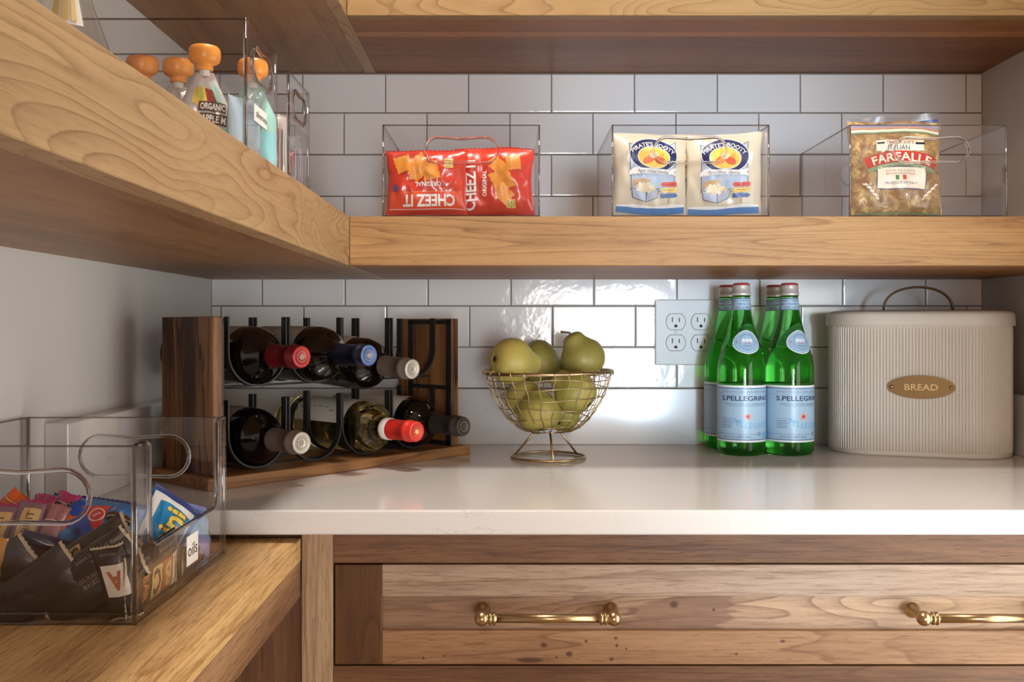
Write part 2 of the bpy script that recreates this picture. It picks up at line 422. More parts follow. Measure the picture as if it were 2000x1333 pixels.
W_PANEL = wood('hickory_panel_heartwood', rgb(190, 160, 130), rgb(132, 102, 80), 0, rings=6, sa=.07, sx=.5, line=.75, pore=.55, broad=.45, seed=13,
               heart=(-6, -1.3, -12, rgb(140, 104, 80)), knots=((-4.1, .35, .22, 1.2), (-2.2, .1, .1, 1)))
W_STILE_P = wood('hickory_stile_pale', rgb(177, 151, 122), rgb(130, 101, 76), 2, rings=4, sa=.05, sx=.5, line=.45, pore=.9, broad=.35, seed=14)
W_STILE_D = wood('hickory_stile_brown', rgb(109, 72, 37), rgb(72, 43, 20), 2, rings=4, sa=.06, sx=.45, line=.4, pore=.4, broad=.6, seed=15)
W_DARK_Z = wood('hickory_side_dark', rgb(124, 88, 60), rgb(72, 46, 28), 2, rings=4, sa=.02, sx=.6, line=.5, pore=.5, broad=.6, seed=16)
W_RACK_Z = wood('acacia_rack_panel', rgb(158, 108, 64), rgb(50, 28, 16), 2, rings=4, sa=.03, sx=.75, line=.7, pore=.35, broad=.95, seed=17)
W_RACK_X = wood('acacia_rack_base', rgb(180, 132, 84), rgb(112, 74, 44), 0, rings=4, sa=.05, sx=.5, line=.5, pore=.35, broad=.6, seed=18)
BRASS = plain('brushed_brass', rgb(178, 152, 114), .28, 1)
BRONZE = plain('aged_bronze', rgb(112, 88, 58), .38, 1)
CHAMP = plain('champagne_wire', rgb(204, 182, 144), .34, 1)
BLACKM = plain('black_iron', rgb(28, 26, 27), .5, .0)
CREAM = plain('cream_enamel', rgb(214, 206, 193), .4)
WHITE_P = plain('white_plastic', rgb(206, 206, 208), .4)
SLOT = plain('dark_slot', rgb(40, 34, 32), .7)
STEEL = plain('steel_screw', rgb(190, 190, 190), .35, 1)
ACR = clear('clear_acrylic', (.965, .965, .968, 1)); ACR_E = clear('acrylic_cut_edge', (.42, .41, .41, 1), .10)
ACR_RIM = glass('acrylic_rim', (.97, .97, .97, 1), 1.42); ACR_RIM2 = clear('acrylic_rim_line', (.50, .49, .49, 1), .08, rough=.05); ACR_POST = clear('acrylic_corner', (.80, .79, .79, 1), .16, rough=.05)
CLEARG = glass('clear_glass', (.985, .985, .98, 1), 1.45)
GREENG = glass('green_bottle_glass', (.22, .84, .22, 1), 1.36)
AMBERG = glass('olive_bottle_glass', (.62, .50, .20, 1), 1.36)
DARKG = plain('dark_wine_glass', rgb(12, 7, 8), .05, 0, .6)
DARKG2 = plain('dark_green_wine_glass', rgb(12, 10, 8), .05, 0, .6)
_ink = {}
def ink(r, g, b, rough=.35):
    if (r, g, b, rough) not in _ink: _ink[(r, g, b, rough)] = plain('ink_%s' % ('warm' if r > b else 'cool'), rgb(r, g, b), rough)
    return _ink[(r, g, b, rough)]
WHITE = ink(240, 240, 238); BLACK = ink(30, 28, 28); PAPER = plain('white_paper', rgb(236, 234, 230), .6)

# ------------------------------------------------------------------ room shell
XL, XR, YF, ZC = -21.4, 34.1, -152.0, 96.0
struct(MB().box(XL - 2, XR + 2, YF - 2, 2, -2, 0).build('floor', wood('floor_oak', rgb(196, 160, 122), rgb(150, 116, 84), 1, seed=20)))
struct(MB().box(XL - 2, XR + 2, YF - 2, 2, ZC, ZC + 2).build('ceiling', paint))
struct(MB().box(XL - 2, XL, YF - 2, 2, 0, ZC).build('wall_left', paint))
wr_ = MB(); wr_.box(XR, XR + 2, -28, 2, 0, ZC); wr_.box(XR, XR + 2, YF - 2, -52, 0, ZC); wr_.box(XR, XR + 2, -52, -28, 54, ZC); struct(wr_.build('wall_right', paint))  # low gap invented to hold the side fill
dk = MB(); dk.box(XR - .7, XR, -53.5, -52, 0, 55.5, .1); dk.box(XR - .7, XR, -28, -26.5, 0, 55.5, .1); dk.box(XR - .7, XR, -53.5, -26.5, 54, 55.5, .1)
struct(dk.build('door_added', plain('white_casing', rgb(230, 230, 228), .4)))  # casing of the invented, unseen side opening
wf = MB(); wf.box(XL, 3, YF - 2, YF, 0, ZC); wf.box(31, XR, YF - 2, YF, 0, ZC); wf.box(3, 31, YF - 2, YF, 80, ZC)
struct(wf.build('wall_front', paint))
dj = MB(); dj.box(2, 3, YF, YF + .7, 0, 81, .1); dj.box(31, 32, YF, YF + .7, 0, 81, .1); dj.box(2, 32, YF, YF + .7, 80, 81.5, .1)
struct(dj.build('door_1', plain('white_trim', rgb(230, 230, 228), .4)))
wb = struct(MB().box(XL - 2, XR + 2, .09, 2, 0, ZC).build('wall_back', grout))

_tm = {}
def tile_mesh(wd, h):
    key = (round(wd, 2), round(h, 2))
    if key not in _tm:
        b = MB(); x, z = wd / 2, h / 2; v = []
        for d, ins in ((.13, 0), (.035, 0), (.008, .03), (0, .085)):
            v += [(-x + ins, d, -z + ins), (x - ins, d, -z + ins), (x - ins, d, z - ins), (-x + ins, d, z - ins)]
        f = [(12, 13, 14, 15)]
        for r in range(3):
            for k in range(4): f.append((r * 4 + k, r * 4 + (k + 1) % 4, r * 4 + 4 + (k + 1) % 4, r * 4 + 4 + k))
        me = bpy.data.meshes.new('tile'); me.from_pydata([(a * S, q * S, c * S) for a, q, c in v], [], f); me.materials.append(tile_m); me.update()
        _tm[key] = me
    return _tm[key]
def tile_row(z0, z1, joint, xa=XL, xb=XR, skip=None):
    g = .075; P = 5.97
    n0 = math.floor((xa - joint) / P)
    for n in range(n0, n0 + 14):
        a = max(joint + n * P, xa); b = min(joint + (n + 1) * P, xb)
        if b - a < .25: continue
        link('tile', tile_mesh(b - a - g, z1 - z0 - g), wb, ((a + b) / 2, 0, (z0 + z1) / 2))
for z0, j in ((47.85, -8.84), (50.85, -5.86), (53.84, -8.84), (56.85, -5.86), (59.86, -8.84)):
    if z0 > 50: tile_row(z0, z0 + 2.99 if z0 < 59.8 else 62.66, j)
for z0, j in ((40.02, -5.78), (42.98, -8.76)): tile_row(z0, z0 + 2.96, j)
tile_row(45.95, 48.6, -5.78)

# quartz worktop and its low upstands
ct = tag(MB().box(XL, XR, -25.2, .09, 34.85, 36.0, .09, 0, 2).build('countertop', quartz), 'white quartz countertop with faint grey veins over the wooden drawers', 'countertop')
struct(MB().box(XL + 1.1, XR - .75, -.4, .09, 36, 40, .05).build('trim_1', quartz))
struct(MB().box(XL, XL + 1.1, -25.15, .09, 36, 40, .05).build('trim_2', quartz))
struct(MB().box(XR - .75, XR, -24.2, .09, 36, 40, .05).build('trim_3', quartz))

# ------------------------------------------------------------------ floating shelves
def shelf(label, x0, x1, y0, y1, z0, z1, front, faces, under, group):
    t = thing('floating_shelf', label, 'shelf', ((x0 + x1) / 2, (y0 + y1) / 2, z0), (0, 0, 0), group)
    if front == 'y':
        board('fascia', x0, x1, y0, y0 + .8, z0, z1, faces, t, .03)
        c0 = y0 + .8
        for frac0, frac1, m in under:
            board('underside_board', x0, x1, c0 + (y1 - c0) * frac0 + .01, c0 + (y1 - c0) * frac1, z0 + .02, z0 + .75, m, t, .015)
        board('top_board', x0, x1, y0 + .8, y1, z1 - .75, z1 - .005, W_FRONT_A, t, .02)
    else:
        board('fascia', x1 - .8, x1, y0, y1, z0, z1, faces, t, .03)
        c0 = x0
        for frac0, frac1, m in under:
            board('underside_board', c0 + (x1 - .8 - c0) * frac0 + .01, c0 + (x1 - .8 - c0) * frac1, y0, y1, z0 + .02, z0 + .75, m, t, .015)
        board('top_board', x0, x1 - .8, y0, y1, z1 - .75, z1 - .005, W_FRONT_Y, t, .02)
    return t
ZM0, ZM1 = 47.83, 50.56
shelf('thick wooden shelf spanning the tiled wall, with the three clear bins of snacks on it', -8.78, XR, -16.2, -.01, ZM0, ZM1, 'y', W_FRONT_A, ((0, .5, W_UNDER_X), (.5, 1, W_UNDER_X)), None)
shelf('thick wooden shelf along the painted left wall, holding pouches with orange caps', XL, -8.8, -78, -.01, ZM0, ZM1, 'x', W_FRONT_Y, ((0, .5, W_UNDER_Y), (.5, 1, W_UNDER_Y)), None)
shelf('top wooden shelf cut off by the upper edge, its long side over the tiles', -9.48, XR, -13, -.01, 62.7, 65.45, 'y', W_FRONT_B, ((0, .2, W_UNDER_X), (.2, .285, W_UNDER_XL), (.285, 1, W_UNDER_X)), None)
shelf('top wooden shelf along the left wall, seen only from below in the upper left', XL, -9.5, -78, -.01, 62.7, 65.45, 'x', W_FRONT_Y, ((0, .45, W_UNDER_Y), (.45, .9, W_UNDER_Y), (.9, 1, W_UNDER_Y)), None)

# lower wooden bench along the left wall
t = thing('wooden_bench', 'low wooden ledge along the left wall, lower than the white countertop, carrying a clear bin', 'ledge', (-15.6, -51, 31.7))
board('top_board', XL, -9.8, -78, -24.08, 33.4, 34.47, W_TOP_Y, t, .05, 2)
board('fascia', -10.6, -9.82, -78, -24.09, 31.7, 33.4, W_BEN_Y, t, .02)
board('underside_board', XL, -10.6, -78, -24.09, 31.72, 32.4, W_UNDER_Y, t, .02)

# ------------------------------------------------------------------ base cabinet
cab = thing('base_cabinet', 'hickory base cabinet with a wide inset drawer under the white countertop', 'cabinet', (6, -12, 0))
YB = -24.0
board('body', XL, XR, -22.9, -.02, 3.5, 34.8, W_DARK_Z, cab, .02)
board('side_panel', XL, -9.78, YB + .35, YB + 1.1, 3.5, 34.8, W_DARK_Z, cab, .02)
board('stile', -9.77, -8.3, YB, YB + .9, 3.5, 34.83, W_STILE_P, cab, .02)
board('stile', 32.25, XR, YB, YB + .9, 3.5, 34.83, W_STILE_P, cab, .02)
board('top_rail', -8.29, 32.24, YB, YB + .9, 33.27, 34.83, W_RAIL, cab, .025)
board('middle_rail', -8.29, 32.24, YB, YB + .9, 26.9, 28.40, W_RAIL, cab, .025)
board('bottom_rail', -8.29, 32.24, YB, YB + .9, 3.5, 6, W_RAIL, cab, .025)
board('toe_kick', XL, XR, -20, -19, .02, 3.5, W_DARK_Z, cab, .02)

def handle(parent, x, z):
    """brass bar pull: two flared posts, ball ends with collars, round bar"""
    b = MB(); L = 6.05; yb = -1.35
    for sx in (-1, 1):
        rot = Matrix.Translation((sx * L / 2, 0, 0)) @ Matrix.Rotation(PI / 2, 4, 'X')
        b.add(lathe([(0, 0), (.37, 0), (.38, .06), (.34, .2), (.24, .45), (.19, .7), (.2, 1.0), (.22, 1.35), (0, 1.35)], 24), 0, True, rot)
        ax = Matrix.Translation((sx * L / 2, yb, 0)) @ Matrix.Rotation(-sx * PI / 2, 4, 'Y')
        ball = [(.345 * math.sin(PI * i / 10), -.345 * math.cos(PI * i / 10)) for i in range(9)]
        b.add(lathe(ball + [(.24, .32), (.3, .36), (.3, .42), (.24, .46), (.24, .5), (.31, .54), (.31, .60), (.22, .64), (.2, .7)], 24), 0, True, ax)
    b.add(tube([(-L / 2 + .5, yb, 0), (L / 2 - .5, yb, 0)], .205, 20), 0, True)
    return b.build('handle', BRASS, parent, (x, 0, z))
def drawer(z0, z1, with_art=True):
    d = bpy.data.objects.new('drawer', None); C.objects.link(d); d.parent = cab
    p0 = Vector((11.95, YB, (z0 + z1) / 2)); d.location = (p0 - Vector((6, -12, 0))) * S
    def bd(n, x0, x1, y0, y1, a, b2, m, bev=.03):
        c = Vector(((x0 + x1) / 2, (y0 + y1) / 2, (a + b2) / 2)); return MB().add(bevbox(x1 - x0, y1 - y0, b2 - a, bev)).build(n, m, d, tuple(c - p0))
    x0, x1 = -8.2, 32.15
    bd('drawer_stile', x0, x0 + 2.22, YB, YB + .8, z0, z1, W_STILE_D); bd('drawer_stile', x1 - 2.22, x1, YB, YB + .8, z0, z1, W_STILE_D)
    bd('drawer_rail', x0 + 2.225, x1 - 2.225, YB, YB + .8, z1 - 1.5, z1, W_RAIL_P); bd('drawer_rail', x0 + 2.225, x1 - 2.225, YB, YB + .8, z0, z0 + 1.6, W_RAIL_K)
    bd('drawer_panel', x0 + 2.2, x1 - 2.2, YB + .3, YB + .7, z0 + 1.55, z1 - 1.45, W_PANEL, .01)
    zc = (z0 + z1) / 2 + .1
    handle(d, 1.8 - 11.95, 31.06 - (z0 + z1) / 2); handle(d, 22.1 - 11.95, 31.06 - (z0 + z1) / 2)
drawer(28.47, 33.19)

# ------------------------------------------------------------------ wall outlet
ot = thing('wall_outlet', 'white double-gang electrical outlet plate on the tiles, left of the green bottles', 'outlet', (12.9, 0, 44.05))
MB().add(bevbox(4.75, .22, 4.72, .09, 2), 0, False, Matrix.Translation((0, -.11, 0))).build('cover_plate', WHITE_P, ot)
for sx in (-.9, .9):
    MB().add(lathe([(0, .02), (.09, .02), (.1, 0)], 12), 0, True, Matrix.Translation((sx, -.22, 0)) @ Matrix.Rotation(PI / 2, 4, 'X')).build('screw', WHITE_P, ot)
    for sz in (-.755, .755):
        pts = []
        for i in range(40):
            a = 2 * PI * i / 40; pts.append((.68 * math.cos(a), max(-.56, min(.56, .68 * math.sin(a)))))
        v, f, e = panel(pts, [], .05, lambda x, z, d: (x, -.225 - .05 + d, z))
        g = MB().add((v, f)).add((v, e)).build('receptacle', WHITE_P, ot, (sx, 0, sz))
        MB().add(tube([(p[0] * 1.03, -.23, p[1] * 1.03) for p in pts], .014, 4, True)).build('receptacle_gap', SLOT, g)
        for q in (-.25, .25): MB().box(q - .035, q + .035, -.285, -.27, -.02, .33 if q < 0 else .28).build('slot', SLOT, g)
        gp = [(.11 * math.cos(PI * i / 8), -.3 + .11 * math.sin(PI * i / 8)) for i in range(9)] + [(-.11, -.4), (.11, -.4)]
        v, f, e = panel(gp, [], .02, lambda x, z, d: (x, -.287 + d, z)); MB().add((v, f)).add((v, e)).build('ground_hole', SLOT, g)

# ------------------------------------------------------------------ wine rack
RA = math.atan2(14.6, 13.0)
rack = thing('wine_rack', 'acacia wood and black iron wine rack angled in the corner, two rows of cradles', 'wine rack', (-15.4, -20.2, 36), (0, 0, RA))
# local x runs along the rack, local y into the corner
MB().add(bevbox(19.4, 5.9, .63, .04), 0, False, Matrix.Translation((0, 0, 0))).build('base_board', W_RACK_X, rack, (9.7, 2.95, .315))
for x0 in (.6, 18.15): MB().add(bevbox(.6, 5.2, 8.35, .04)).build('side_panel', W_RACK_Z, rack, (x0 + .3, 3.1, 4.81))
UC = (3.8, 7.7, 11.5, 15.4)
for k, xs in ((0, 1.25), (1, 18.1)):                     # black liner frames on the inner faces of both panels
    b = MB()
    for yy in (.75, 4.4): b.box(xs - .05, xs + .05, yy - .2, yy + .2, .64, 8.9)
    for zz in (8.75, 4.45, .8): b.box(xs - .05, xs + .05, .55, 4.6, zz - .13, zz + .13)
    b.build('liner_frame', BLACKM, rack)
for zc in (2.55, 7.05):
    for yy in (1.35, 4.6):
        for i, xc in enumerate(UC):
            r = 1.84; pts = [(xc - r, yy, zc + (1.95 if i % 2 == 0 or True else 1.5))]
            pts += [(xc - r * math.cos(PI * j / 18), yy, zc - r * math.sin(PI * j / 18) + .02) for j in range(19)] + [(xc + r, yy, zc + 1.95)]
            MB().add(flatbar(pts, (0, 1, 0), .42, .1)).build('bottle_cradle', BLACKM, rack)
    MB().add(tube([(1.3, 2.6, zc - 1.9), (18.1, 2.6, zc - 1.9)], .0 + .06, 6)).build('cross_rod', BLACKM, rack)

# ------------------------------------------------------------------ wine bottles
WINE_ = [(0, .25), (.9, .12), (1.3, 0), (1.45, .08), (1.5, .3), (1.5, 1.5), (1.5, 3), (1.5, 5), (1.5, 6.6), (1.5, 7.3), (1.44, 7.75), (1.25, 8.2), (.95, 8.6), (.72, 8.95), (.62, 9.4), (.58, 10), (.56, 11.5), (.5, 11.7), (0, 11.7)]
WINE = [(r * (1.065 if z < 8.4 else 1.0), z) for r, z in WINE_]
def wine_bottle(i, zc, tip, label, gmat, cap, captop, paper, tilt=0, label_cols=(), band=None, r_scale=1.0, lz=(2.0, 6.9), lang=(-75, 75)):
    x = UC[i]; M = rack.matrix_basis.copy()
    base = Vector((x, -tip + 11.8, zc - .17))
    # bottle axis: local +z of bottle points to rack -y
    o = thing('wine_bottle', label, 'bottle')
    Mr = Matrix.Translation(Vector((-15.4, -20.2, 36)) * S) @ Matrix.Rotation(RA, 4, 'Z') @ Matrix.Translation(base * S) @ Matrix.Rotation(PI / 2 + tilt, 4, 'X')
    o.matrix_world = Mr
    b = MB().add(lathe(smoothprof(WINE, 3), 40), 0, True).build('glass_body', gmat, o)
    cp = [(.64, 9.35), (.635, 9.4), (.60, 10.2), (.595, 11.0), (.64, 11.02), (.645, 11.3), (.60, 11.33), (.60, 11.72), (.56, 11.8)]
    MB().add(lathe(cp, 32), 0, True).build('foil_capsule', cap, o)
    top = MB(); top.add(lathe([(.57, 11.78), (.56, 11.81), (.42, 11.815), (.40, 11.79), (0, 11.79)], 32), 0, True); ct_ = top.build('capsule_top', captop, o)
    pr = Print(lambda x, y, l: (x, y, 11.795 + l), .004, .004, 9); pr.ring(0, 0, .3, .3, .03, ink(150, 140, 130)); pr.star(0, 0, .2, label_cols[0] if label_cols else ink(150, 140, 130), 1, .55, 7); pr.build('capsule_emblem', o)
    if band: MB().add(lathe([(.655, 9.1), (.655, 9.62), (.6, 9.66)], 32), 0, True).build('neck_band', band, o)
    if paper:
        v = []; f = []; n = 20; rr = 1.61
        for j in range(2):
            for q in range(n + 1):
                a = math.radians(lang[0] + (lang[1] - lang[0]) * q / n); v.append((rr * math.sin(a), rr * math.cos(a), lz[j]))   # local +y is up
        for q in range(n): f.append((q, q + 1, q + n + 2, q + n + 1))
        lb = MB().add((v, f), 0, True).build('label_or_glint', paper, o)
        pl = Print(lambda x, y, l: ((rr + l) * math.sin(x / rr), (rr + l) * math.cos(x / rr), y), .004, .003)
        rnd = random.Random(i * 7 + int(zc)); dk = ink(110, 104, 98)
        for q in range(7):                                # faint lines of small print
            for k in range(3):
                yy = lz[0] + .35 + q * (lz[1] - lz[0] - .6) / 7; xx = -1.5 + k * 1.1 + rnd.random() * .3
                pl.rect(xx, yy, .05 + .03 * rnd.random(), .22 + .3 * rnd.random(), dk, 0)
        pl.ell(.2, (lz[0] + lz[1]) / 2, .38, .3, ink(170, 160, 140)); pl.ring(.2, (lz[0] + lz[1]) / 2, .42, .34, .04, dk)
        pl.build('label_printing', lb)
    return o
LBL = plain('label_paper_cream', rgb(226, 222, 208), .55); LBLG = plain('label_paper_grey', rgb(170, 160, 146), .55)
wine_bottle(0, 7.05, 2.8, 'dark wine bottle with dull red foil cap, top row of the rack', DARKG, plain('foil_dull_red', rgb(108, 22, 26), .35, .2), plain('foil_red_top', rgb(176, 52, 50), .35, .2), LBLG)
wine_bottle(1, 7.05, 3.57, 'dark wine bottle with navy blue foil cap, middle of the top row of the rack', DARKG2, plain('foil_navy', rgb(22, 24, 42), .35, .2), plain('foil_blue_top', rgb(84, 108, 158), .35, .2), LBLG)
wine_bottle(2, 6.75, 2.95, 'dark wine bottle with grey foil cap and silver end, top row of the rack', DARKG, plain('foil_taupe', rgb(112, 102, 92), .4, .2), plain('foil_silver_top', rgb(200, 196, 186), .35, .3), LBL, .05)
wine_bottle(0, 2.55, 2.8, 'dark wine bottle with taupe cap and silver end, at the left of the bottom row', DARKG, plain('foil_brown_grey', rgb(116, 100, 92), .4, .2), plain('foil_silver_end', rgb(196, 190, 180), .35, .3), LBLG)
wine_bottle(2, 2.55, 3.3, 'olive glass wine bottle of white wine with bright red cap, bottom row of the rack', AMBERG, plain('foil_bright_red', rgb(206, 46, 36), .4), plain('foil_bright_red_top', rgb(214, 62, 48), .4), LBL, 0, (ink(226, 190, 120),), PAPER, lz=(2.2, 7.0), lang=(-80, 62))
wine_bottle(3, 2.55, 3.27, 'black wine bottle with matte black cap, last in the bottom row of the rack', DARKG2, plain('foil_black', rgb(44, 40, 38), .5), plain('foil_black_top', rgb(58, 52, 48), .5), LBL, 0, (ink(70, 64, 58),), lz=(2.0, 7.2))

# ------------------------------------------------------------------ wire bowl of pears
BX, BY = 2.57, -7.4
bowl = thing('wire_fruit_bowl', 'champagne wire fruit bowl on a splayed ring foot, full of pears', 'bowl', (BX, BY, 36))
MB().add(tube([(2.36 * math.cos(2 * PI * i / 48), 2.36 * math.sin(2 * PI * i / 48), .1) for i in range(48)], .085, 8, True), 0, True).build('foot_ring', CHAMP, bowl)
for a in (-85, 35, 155):
    a = math.radians(a); MB().add(tube([(2.33 * math.cos(a), 2.33 * math.sin(a), .12), (.85 * math.cos(a), .85 * math.sin(a), 1.78)], .075, 8), 0, True).build('leg', CHAMP, bowl)
BPROF = [(1.0, 1.72), (1.6, 1.80), (2.2, 2.15), (2.8, 2.75), (3.35, 3.6), (3.75, 4.45), (3.98, 5.2), (4.06, 5.55)]
def bowl_r(z):
    for (r0, z0), (r1, z1) in zip(BPROF, BPROF[1:]):
        if z <= z1: return r0 + (r1 - r0) * (z - z0) / (z1 - z0)
    return BPROF[-1][0]
b = MB(); NW = 28; tiltb = .02
sp = smoothprof(BPROF, 3)
for i in range(NW):
    a = 2 * PI * i / NW + .05; ph = i % 2
    pts = [((r + (.03 if (k + ph) % 2 else -.03)) * math.cos(a + .02 * math.sin(k + i)), (r + (.03 if (k + ph) % 2 else -.03)) * math.sin(a + .02 * math.sin(k + i)), z) for k, (r, z) in enumerate(sp)]
    hk = [((4.06 + .17 * math.sin(q)) * math.cos(a), (4.06 + .17 * math.sin(q)) * math.sin(a), 5.5 + .17 * math.cos(q) - .0) for q in (2.4, 1.6, .8, 0, -.8, -1.6)]
    b.add(tube(pts + hk, .033, 6), 0, True)
for z in (1.78, 2.1, 2.62, 3.28, 3.95, 4.6, 5.12):
    r = bowl_r(z); pts = []
    for i in range(NW * 2):
        a = PI * i / NW + .05; wv = .05 * math.sin(i * PI + z * 3); pts.append(((r + wv) * math.cos(a), (r + wv) * math.sin(a), z + .07 * math.sin(3.1 * a + z * 2.3) + .03 * math.sin(7 * a + z)))
    b.add(tube(pts, .03, 6, True), 0, True)
b.build('wire_basket', CHAMP, bowl)
MB().add(tube([(4.1 * math.cos(2 * PI * i / 64), 4.1 * math.sin(2 * PI * i / 64), 5.55 + .06 * math.cos(2 * PI * i / 64)) for i in range(64)], .11, 8, True), 0, True).build('rim', CHAMP, bowl)

def pear_mat(name, a, bcol, c):
    k = NT(name); raw, p = k.coords()
    col = k.mix(k.smooth(k.noise(p, .55, 2), .35, .65), a, bcol)
    sp_ = k.smooth(k.noise(p, 9, 2), .60, .70); col = k.mix(k.math('MULTIPLY', sp_, .45), col, c)
    big = k.smooth(k.noise(p, 2.2, 3), .6, .75); col = k.mix(k.math('MULTIPLY', big, .25), col, c)
    k.put(k.b.inputs['Base Color'], col); k.b.inputs['Roughness'].default_value = .38
    k.bump(k.noise(p, 7, 2), .12, .02); return k.m
PY = pear_mat('pear_skin_yellow', rgb(206, 188, 100), rgb(196, 186, 104), rgb(150, 128, 58))
PG = pear_mat('pear_skin_green', rgb(160, 158, 78), rgb(182, 170, 92), rgb(122, 106, 54))
PG2 = pear_mat('pear_skin_olive', rgb(166, 154, 82), rgb(150, 144, 72), rgb(122, 102, 56))
STEM = plain('pear_stem_brown', rgb(92, 66, 40), .7); CALYX = plain('pear_calyx_dark', rgb(58, 40, 26), .8)
def pear(label, loc, d, m, sc=1.0, seed=0, long=1.0, stem=True, slim=1.0):
    """loc = belly centre in room inches, d = direction from belly to stem"""
    P0 = [(0, -1.12), (.25, -1.20), (.62, -1.22), (1.05, -1.0), (1.36, -.5), (1.42, 0), (1.3, .5), (1.05, .95), (.82, 1.35), (.7, 1.7), (.6, 1.98), (.4, 2.16), (.15, 2.2), (0, 2.17)]
    v, f = lathe(smoothprof([(r * sc * slim, (z if z < .4 else .4 + (z - .4) * long) * sc) for r, z in P0], 3), 36)
    out = []
    for p in v:
        q = Vector(p); n = noise.noise(q * .55 + Vector((seed * 5, 0, 0))) * .12 * sc; k = max(0, q.z) ** 2 * .04 * math.sin(seed * 2.1)
        rr = math.hypot(q.x, q.y) or 1; out.append((q.x * (1 + n / rr * min(rr, 1)) + k, q.y * (1 + n / rr * min(rr, 1)), q.z))
    o = MB().add((out, f), 0, True).build('pear', m)
    o.location = Vector(loc) * S; o.rotation_euler = Vector(d).to_track_quat('Z', 'Y').to_euler()
    tag(o, label, 'pear', 'pears in the wire bowl')
    zt = (.4 + 1.78 * long) * sc; kx = zt ** 2 * .04 * math.sin(seed * 2.1)
    b_ = Vector(d).to_track_quat('Z', 'Y').inverted() @ Vector((-1, -.1, .12))
    if stem: MB().add(tube([(kx, 0, zt - .1), (kx + b_.x * .06, b_.y * .06, zt + .16), (kx + b_.x * .28, b_.y * .28, zt + .22 + b_.z * .1), (kx + b_.x * .6, b_.y * .6, zt + .28 + b_.z * .3)], .06, 8, rad=[.07, .055, .055, .075]), 0, True).build('stem', STEM, o)
    MB().add(lathe([(0, -1.10 * sc), (.12, -1.135 * sc), (.2, -1.22 * sc), (.1, -1.26 * sc), (0, -1.2 * sc)], 10), 0, True).build('calyx', CALYX, o)
    return o
pear('yellow pear lying on its side at the upper left of the bowl, calyx showing', (.25, -8.0, 42.25), (.86, .42, -.12), PY, 1.04, 1, .85, False)
pear('olive pear at the back of the bowl, half hidden behind the yellow one', (2.05, -4.9, 42.1), (.78, .1, -.45), PG2, 1.0, 2, .9, False)
pear('upright green pear topping the bowl, its long stem pointing left', (4.85, -6.6, 42.45), (-.46, -.1, .86), PG2, 1.02, 3, .72)
pear('round green pear at the right side of the bowl under the upright one', (4.2, -8.6, 40.3), (-.72, .25, .62), PG, .98, 4, .72)
pear('large green pear at the front of the bowl seen through the wires', (1.95, -8.6, 39.15), (-.1, .28, .95), PG, .98, 5, .5, False)
pear('yellowish pear low at the left inside the bowl, behind the wires', (.95, -6.2, 39.8), (-.1, .75, .5), PY, .86, 6, .8, False)
pear('small green pear low at the right inside the bowl near the bottom', (3.5, -6.9, 38.8), (.3, .8, .5), PG, .78, 7, .8, False)

# ------------------------------------------------------------------ green water bottles
WB = [(0, .18), (.8, .12), (1.25, 0), (1.45, .06), (1.55, .25), (1.575, .6), (1.575, 2), (1.575, 4), (1.575, 5.4), (1.55, 5.9), (1.45, 6.5), (1.28, 7.1), (1.06, 7.75), (.86, 8.45), (.70, 9.2), (.61, 9.8), (.57, 10.2), (.56, 10.45), (.6, 10.5), (.6, 10.56), (.52, 10.6), (.52, 11.2), (0, 11.2)]
WBS = smoothprof(WB, 3)
def wb_r(z):
    best = 1.575
    for (r0, z0), (r1, z1) in zip(WBS[9:], WBS[10:]):
        if z0 <= z <= z1 and z1 > z0: return r0 + (r1 - r0) * (z - z0) / (z1 - z0)
    return best
LB = plain('label_pale_blue', rgb(168, 198, 220), .35); LBW = plain('label_white_edge', rgb(236, 238, 240), .35); NAVY = ink(28, 48, 98); SKY = ink(120, 180, 216); LRED = ink(214, 66, 54); TEALB = ink(92, 164, 208); GREYB = ink(104, 124, 150)
CAPM = plain('silver_crown_cap', rgb(214, 206, 202), .35, .4); CAPR = plain('cap_red_ring', rgb(170, 44, 52), .4)
def sleeve(r0, z0, z1, m, name, parent, n=48):
    return MB().add(lathe([(wb_r(z0) + r0, z0), (wb_r((z0 + z1) / 2) + r0, (z0 + z1) / 2), (wb_r(z1) + r0, z1)], n), 0, True).build(name, m, parent)
